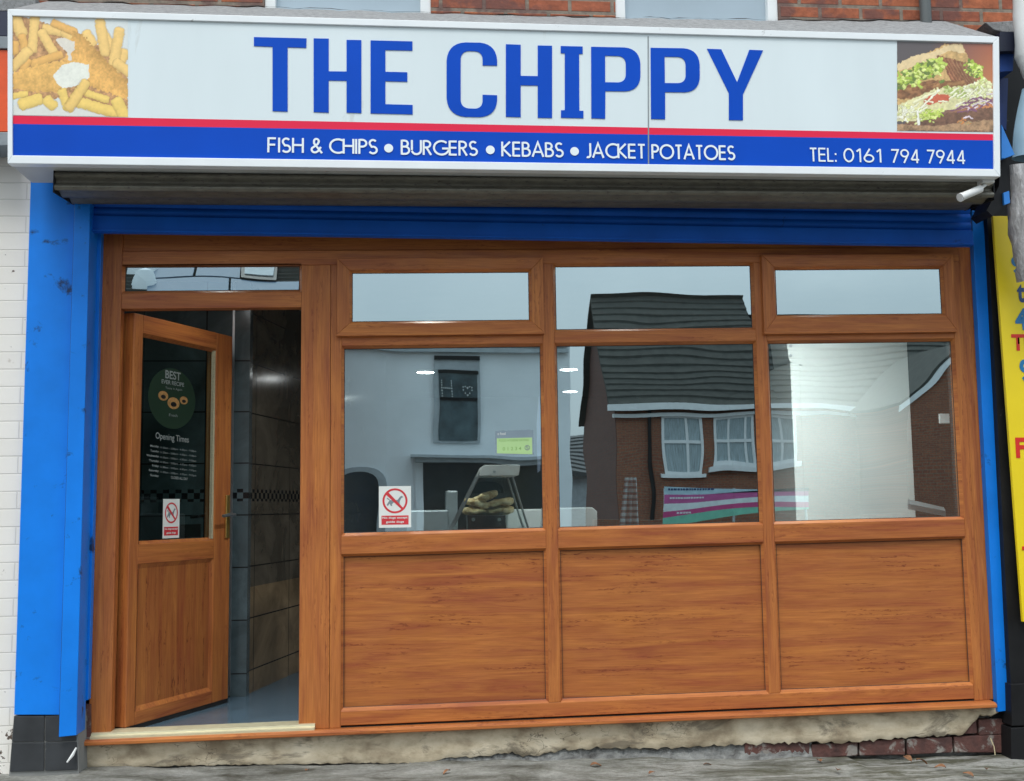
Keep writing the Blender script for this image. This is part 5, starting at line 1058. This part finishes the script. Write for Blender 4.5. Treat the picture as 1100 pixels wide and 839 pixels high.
MB().add([(xa_, -20.9, zE), (xa_, yR, zR-.1), (xa_, -12.9, zE), (xb2, -20.9, zE), (xb2, yR, zR-.1), (xb2, -12.9, zE)], [(0, 1, 2), (3, 5, 4), (0, 3, 4, 1)]).build('gable', M['farbrick_shaded'], sh2)
def onroof(px, py):              # reflected point lying on the roof plane
    lo, hi = 12.7, 17
    for _ in range(40):
        mid = (lo+hi)/2; z = P(px, py, mid)[1]; zr = zE+(zR-zE)*(mid-12.7)/(17-12.7)
        if z > zr: lo = mid
        else: hi = mid
    x, z = P(px, py, mid); return (x, .05-mid, z)
def roofquad(pxq, lift, mat, name):
    a = [Vector(onroof(*q)) for q in pxq]; nrm = (a[1]-a[0]).cross(a[3]-a[0]).normalized(); nrm = nrm if nrm.z > 0 else -nrm
    mb = MB().add([v_+nrm*lift for v_ in a]+[v_+nrm*.02 for v_ in a], [(0, 1, 2, 3), (4, 7, 6, 5), (0, 4, 5, 1), (1, 5, 6, 2), (2, 6, 7, 3), (3, 7, 4, 0)]); return mb.build(name, mat, sh2)
M['solar'] = paint('blue_grey_roof_panel', (0.10, 0.16, 0.23), .6, 0, .06, 1)
for q in ([(163, 287), (210, 287), (207, 301.5), (160, 301.5)], [(213, 287), (260, 287), (257, 301.8), (210, 301.5)], [(160, 303), (245, 303.4), (243, 318), (157, 318)], [(247.5, 303.4), (322, 304), (321, 318), (245.5, 318)]): roofquad(q, .08, M['solar'], 'solar_panel')
roofquad([(261, 284), (298, 284.5), (296, 304), (259, 303)], .12, M['black'], 'skylight_frame'); roofquad([(265, 287.5), (295, 288), (293, 300), (263.5, 299.5)], .14, M['far_trim'], 'skylight')
for a, b_, r_ in ((155, 291, .30), (156.5, 306, .24)):
    c_ = Vector(onroof(a, b_)); mb = MB(); 
    for i in range(9):
        t = i/8; mb.v += [(c_.x+r_*(1-.5*t*t)*math.cos(k*math.pi/5)*(1 if i < 8 else .01), c_.y+.1+r_*(1-.5*t*t)*.7*math.sin(k*math.pi/5)*(1 if i < 8 else .01), c_.z-.15+.45*t) for k in range(10)]
    for i in range(8):
        for k in range(10): mb.f.append((i*10+k, i*10+(k+1) % 10, (i+1)*10+(k+1) % 10, (i+1)*10+k)); mb.m.append(0)
    mb.build('chimney_cowl', M['whitewall'], sh2, smooth=True)
# brick house
D2 = 31.0; yF = .05-D2
bh = thing('brick_house', 'red brick house with dark tiled roof opposite, mirrored in the middle window', 'house', (R(780, 500, D2)[0], yF-3.5, GB))
xa_, xb2 = R(665, 480, D2)[0], R(1100, 480, D2)[0]; zE = R(760, 437, D2)[2]
mb = MB(); mb.box(xa_, xb2, yF-7, yF, GB, zE); mb.build('wall', M['farbrick'], bh)
MB().box(xa_-.02, xa_-.001, yF-7, yF, GB, zE).build('side_wall', M['farbrick_shaded'], bh)
zR = R(720, 324, D2+3.6)[2]; yR = yF-3.5
xs2 = R(798, 340, D2+3.6)[0]; zR2 = R(850, 346, D2+3.6)[2]
courses(xa_-.25, xs2, yF+.3, zE, yR, zR, 16).build('roof', M['ridge'], bh)
courses(xa_-.25, xs2, yF-7.2, zE, yR, zR, 4).build('rear_roof', M['ridge'], bh)
courses(xs2, xb2, yF+.29, zE-.01, yR, zR2, 14).build('lower_roof', M['ridge'], bh)
courses(xs2, xb2, yF-7.2, zE-.01, yR, zR2, 4).build('rear_roof', M['ridge'], bh)
MB().add([(xa_, yF-7, zE), (xa_, yF, zE), (xa_, yR, zR-.15)], [(0, 1, 2)]).build('gable', M['farbrick_shaded'], bh)
MB().box(xa_-.3, xb2, yF+.28, yF+.42, zE-.12, zE+.06).build('gutter', M['upvc_white'], bh); MB().box(xa_-.1, xb2, yF+.01, yF+.2, zE-.32, zE-.20).build('soffit_board', M['upvc_white'], bh)
xd = R(697, 480, D2)[0]; MB().tube([(xd, yF+.12, GB), (xd, yF+.12, zE-.1)], .06, 10).build('downpipe', M['black'], bh)
M['curtain'] = paint('pale_curtain', (0.35, 0.42, 0.44), .8, 0, .5, 14, vscale=(6, 1, .2))
for x0, x1, ya, yb3, mull in ((710, 751.5, 446, 504, (.62,)), (764, 811, 447, 499, (.38, .8)), (822, 855, 447, 498, (.5,))):
    xA, xB = R(x0, 470, D2)[0], R(x1, 470, D2)[0]; zT, zB = R((x0+x1)/2, ya, D2)[2], R((x0+x1)/2, yb3, D2)[2]; fr = MB(); y = yF+.001; t = .09
    fr.box(xA, xA+t, y, y+.08, zB, zT); fr.box(xB-t, xB, y, y+.08, zB, zT); fr.box(xA+t, xB-t, y, y+.08, zT-t, zT); fr.box(xA+t, xB-t, y, y+.08, zB, zB+t)
    zm = zB+(zT-zB)*.45; fr.box(xA+t, xB-t, y, y+.075, zm-.05, zm+.05)
    for q in mull: xm = xA+(xB-xA)*q; fr.box(xm-.04, xm+.04, y, y+.07, zB+t, zm-.05); fr.box(xm-.04, xm+.04, y, y+.07, zm+.05, zT-t)
    wn_ = fr.build('window', M['upvc_white'], bh); MB().box(xA+t, xB-t, y, y+.03, zB+t, zT-t).build('pane', M['curtain'], wn_)
    MB().box(xA-.15, xB+.15, y, y+.15, zB-.12, zB-.001).build('sill', M['upvc_white'], wn_)
# gabled wing at the right
D3 = 27.0; y3 = .05-D3; xA, xB = R(976, 480, D3)[0], R(1110, 480, D3)[0]; zE3 = R(990, 428, D3)[2]; xM = (xA+xB)/2; zA3 = zE3+(xM-xA)*.75
gw = thing('gabled_wing', 'brick gable wing with white bargeboard opposite, mirrored in the right window', 'house', (xM, y3-2, GB))
MB().prism([(xA, GB), (xB, GB), (xB, zE3), (xM, zA3), (xA, zE3)], y3-4, y3).build('wall', M['farbrick'], gw)
for s_, xe in ((1, xA), (-1, xB)): MB().prism([(xe-s_*.3, zE3-.30), (xM, zA3-.02), (xM, zA3+.16), (xe-s_*.3, zE3-.10)], y3-.02, y3+.1).build('bargeboard', M['upvc_white'], gw)
for s_, xe in ((1, xA), (-1, xB)): MB().prism([(xe-s_*.3, zE3-.09), (xM, zA3+.17), (xM, zA3+.26), (xe-s_*.3, zE3+.0)], y3-5, y3+.05).build('roof', M['ridge'], gw)
# grey low house between
lh = thing('grey_roofed_house', 'distant grey roofed house opposite beyond the white house', 'house', (R(618, 500, 45)[0], -48, GB))
rrect(MB(), 560, 640, 508, 0, 45, 6, GB).build('wall', M['far_trim'], lh)
xA, xB = R(556, 500, 45)[0], R(650, 500, 45)[0]; courses(xA, xB, .05-44.6, R(618, 508, 45)[2], .05-49, R(618, 470, 49)[2], 10).build('roof', M['slate'], lh)
# banner on its rails
D4 = 20.0; y4 = .05-D4
bn = thing('advert_banner', 'long pink, pale blue and green banner opposite, mirrored in the middle window', 'banner', (R(780, 540, D4)[0], y4, GB))
M['b_pink'] = paint('pink_banner', (0.52, 0.10, 0.30), .6); M['b_blue'] = paint('pale_blue_banner', (0.45, 0.62, 0.70), .6); M['b_green'] = paint('green_banner', (0.20, 0.55, 0.40), .6); M['b_white'] = paint('white_banner', (0.72, 0.78, 0.78), .6); M['b_mag'] = paint('magenta_banner', (0.55, 0.06, 0.22), .6)
X0, X1 = 710, 870
def yy_(l, r_, px): t = (px-X0)/(X1-X0); return l+(r_-l)*t
lines = [(518, 524), (526.5, 521), (536, 532), (546, 540), (555, 545), (565, 549)]
cols_ = ['b_blue', 'b_pink', 'b_white', 'b_mag', 'b_green']
for i in range(5):
    curv = []
    for k in range(13): px = X0+(X1-X0)*k/12; s = 2.2*math.sin(k/12*math.pi*1.3+i); curv.append((px, lines[i+1][0]+(lines[i+1][1]-lines[i+1][0])*k/12+(s if i < 4 else 0)))
    topc = []
    for k in range(13): px = X0+(X1-X0)*k/12; s = 2.2*math.sin(k/12*math.pi*1.3+i-1); topc.append((px, lines[i][0]+(lines[i][1]-lines[i][0])*k/12+(s if i > 0 else 0)))
    pts = [R(a, b_, D4) for a, b_ in curv]+[R(a, b_, D4) for a, b_ in reversed(topc)]
    MB().prism([(q[0], q[2]) for q in pts], y4-.01-.001*i, y4).build('banner_band', M[cols_[i]], bn)
for px in (712, 790, 868): c_ = R(px, 560, D4); MB().tube([(c_[0], y4-.05, GB), (c_[0], y4-.05, R(px, 520, D4)[2])], .03, 8).build('post', M['metal'], bn)
for k, (a, b_, yl) in enumerate(((714, 768, 522), (716, 755, 532), (722, 735, 542.5), (724, 740, 551))):
    mb = MB(); x = a
    while x < b_: wpx = random.uniform(1.5, 3.5); c0 = R(x, yl, D4); c1 = R(x+wpx, yl-2.2, D4); mb.box(c0[0], c1[0], y4+.002, y4+.006, c0[2], c1[2]); x += wpx+random.uniform(.6, 1.2)
    mb.build('banner_lettering', M['navy'] if k == 0 else M['b_white'], bn)
# low brick garden wall behind the banner
gwall = MB().box(R(640, 550, 22)[0], R(1100, 550, 22)[0], .05-22.3, .05-22, GB, R(800, 556, 22)[2]); tag(gwall.build('garden_wall', M['farbrick']), 'low brick garden wall in front of the brick house opposite', 'wall')
# small litter on the pavement
M['leaf'] = paint('brown_dead_leaf', (0.22, 0.10, 0.045), .8, 0, .4, 60)
lf0 = None
for i, (px, py) in enumerate([(975, 815), (990, 818), (1010, 824), (880, 817), (640, 822), (760, 821), (480, 829), (900, 827), (1060, 826), (1040, 832), (330, 827), (700, 830)]):
    d = ray(px, py); t = (gz(1.0)+.012-CAM.z)/d.z
    for _ in range(4): q = CAM+d*t; t = (gz(q.x)+.014-CAM.z)/d.z
    if lf0 is None:
        mb = MB(); n_ = 9
        for j in range(3):
            for k in range(n_): tt = k/(n_-1); w_ = .016*math.sin(tt*math.pi)**.7*(j-1); mb.v.append((tt*.06-.03, w_, .006*abs(j-1)+.008*math.sin(tt*4)))
        for j in range(2):
            for k in range(n_-1): mb.f.append((j*n_+k, j*n_+k+1, (j+1)*n_+k+1, (j+1)*n_+k)); mb.m.append(0)
        lf0 = o_ = mb.build('fallen_leaf', M['leaf'], smooth=True)
    else: o_ = lf0.copy(); scene.collection.objects.link(o_)
    tag(o_, 'small dry brown leaf lying on the pavement by the shop base', 'leaf', 'fallen leaves along the shop base'); o_.location = (q.x, min(q.y, -.03), gz(q.x)+.012); o_.rotation_euler = (random.uniform(-.3, .3), random.uniform(-.3, .3), random.uniform(0, 6)); o_.scale = [random.uniform(.5, 1.1)]*3
A = P(1064, 793, -.03); B = P(1069, 811, -.06); tag(MB().tube([(A[0], -.03, A[1]), ((A[0]+B[0])/2+.004, -.05, (A[1]+B[1])/2), (B[0], -.06, B[1])], .0025, 6).build('dry_stalk', paint('straw', (.5, .42, .25), .7), smooth=True), 'pale dry stalk leaning on the base bricks at the right corner', 'stalk')
A = P(82, 803, -.17); B = P(72, 819, -.19); tag(MB().tube([(A[0], -.17, A[1]), ((A[0]+B[0])/2+.004, -.18, (A[1]+B[1])/2), (B[0], -.19, B[1])], [.004, .008, .004], 6).build('sealant_strip', M['whiteplastic'], smooth=True), 'pale peeling sealant strip beside the charcoal plinth tiles', 'strip')
bpy.context.view_layer.update()
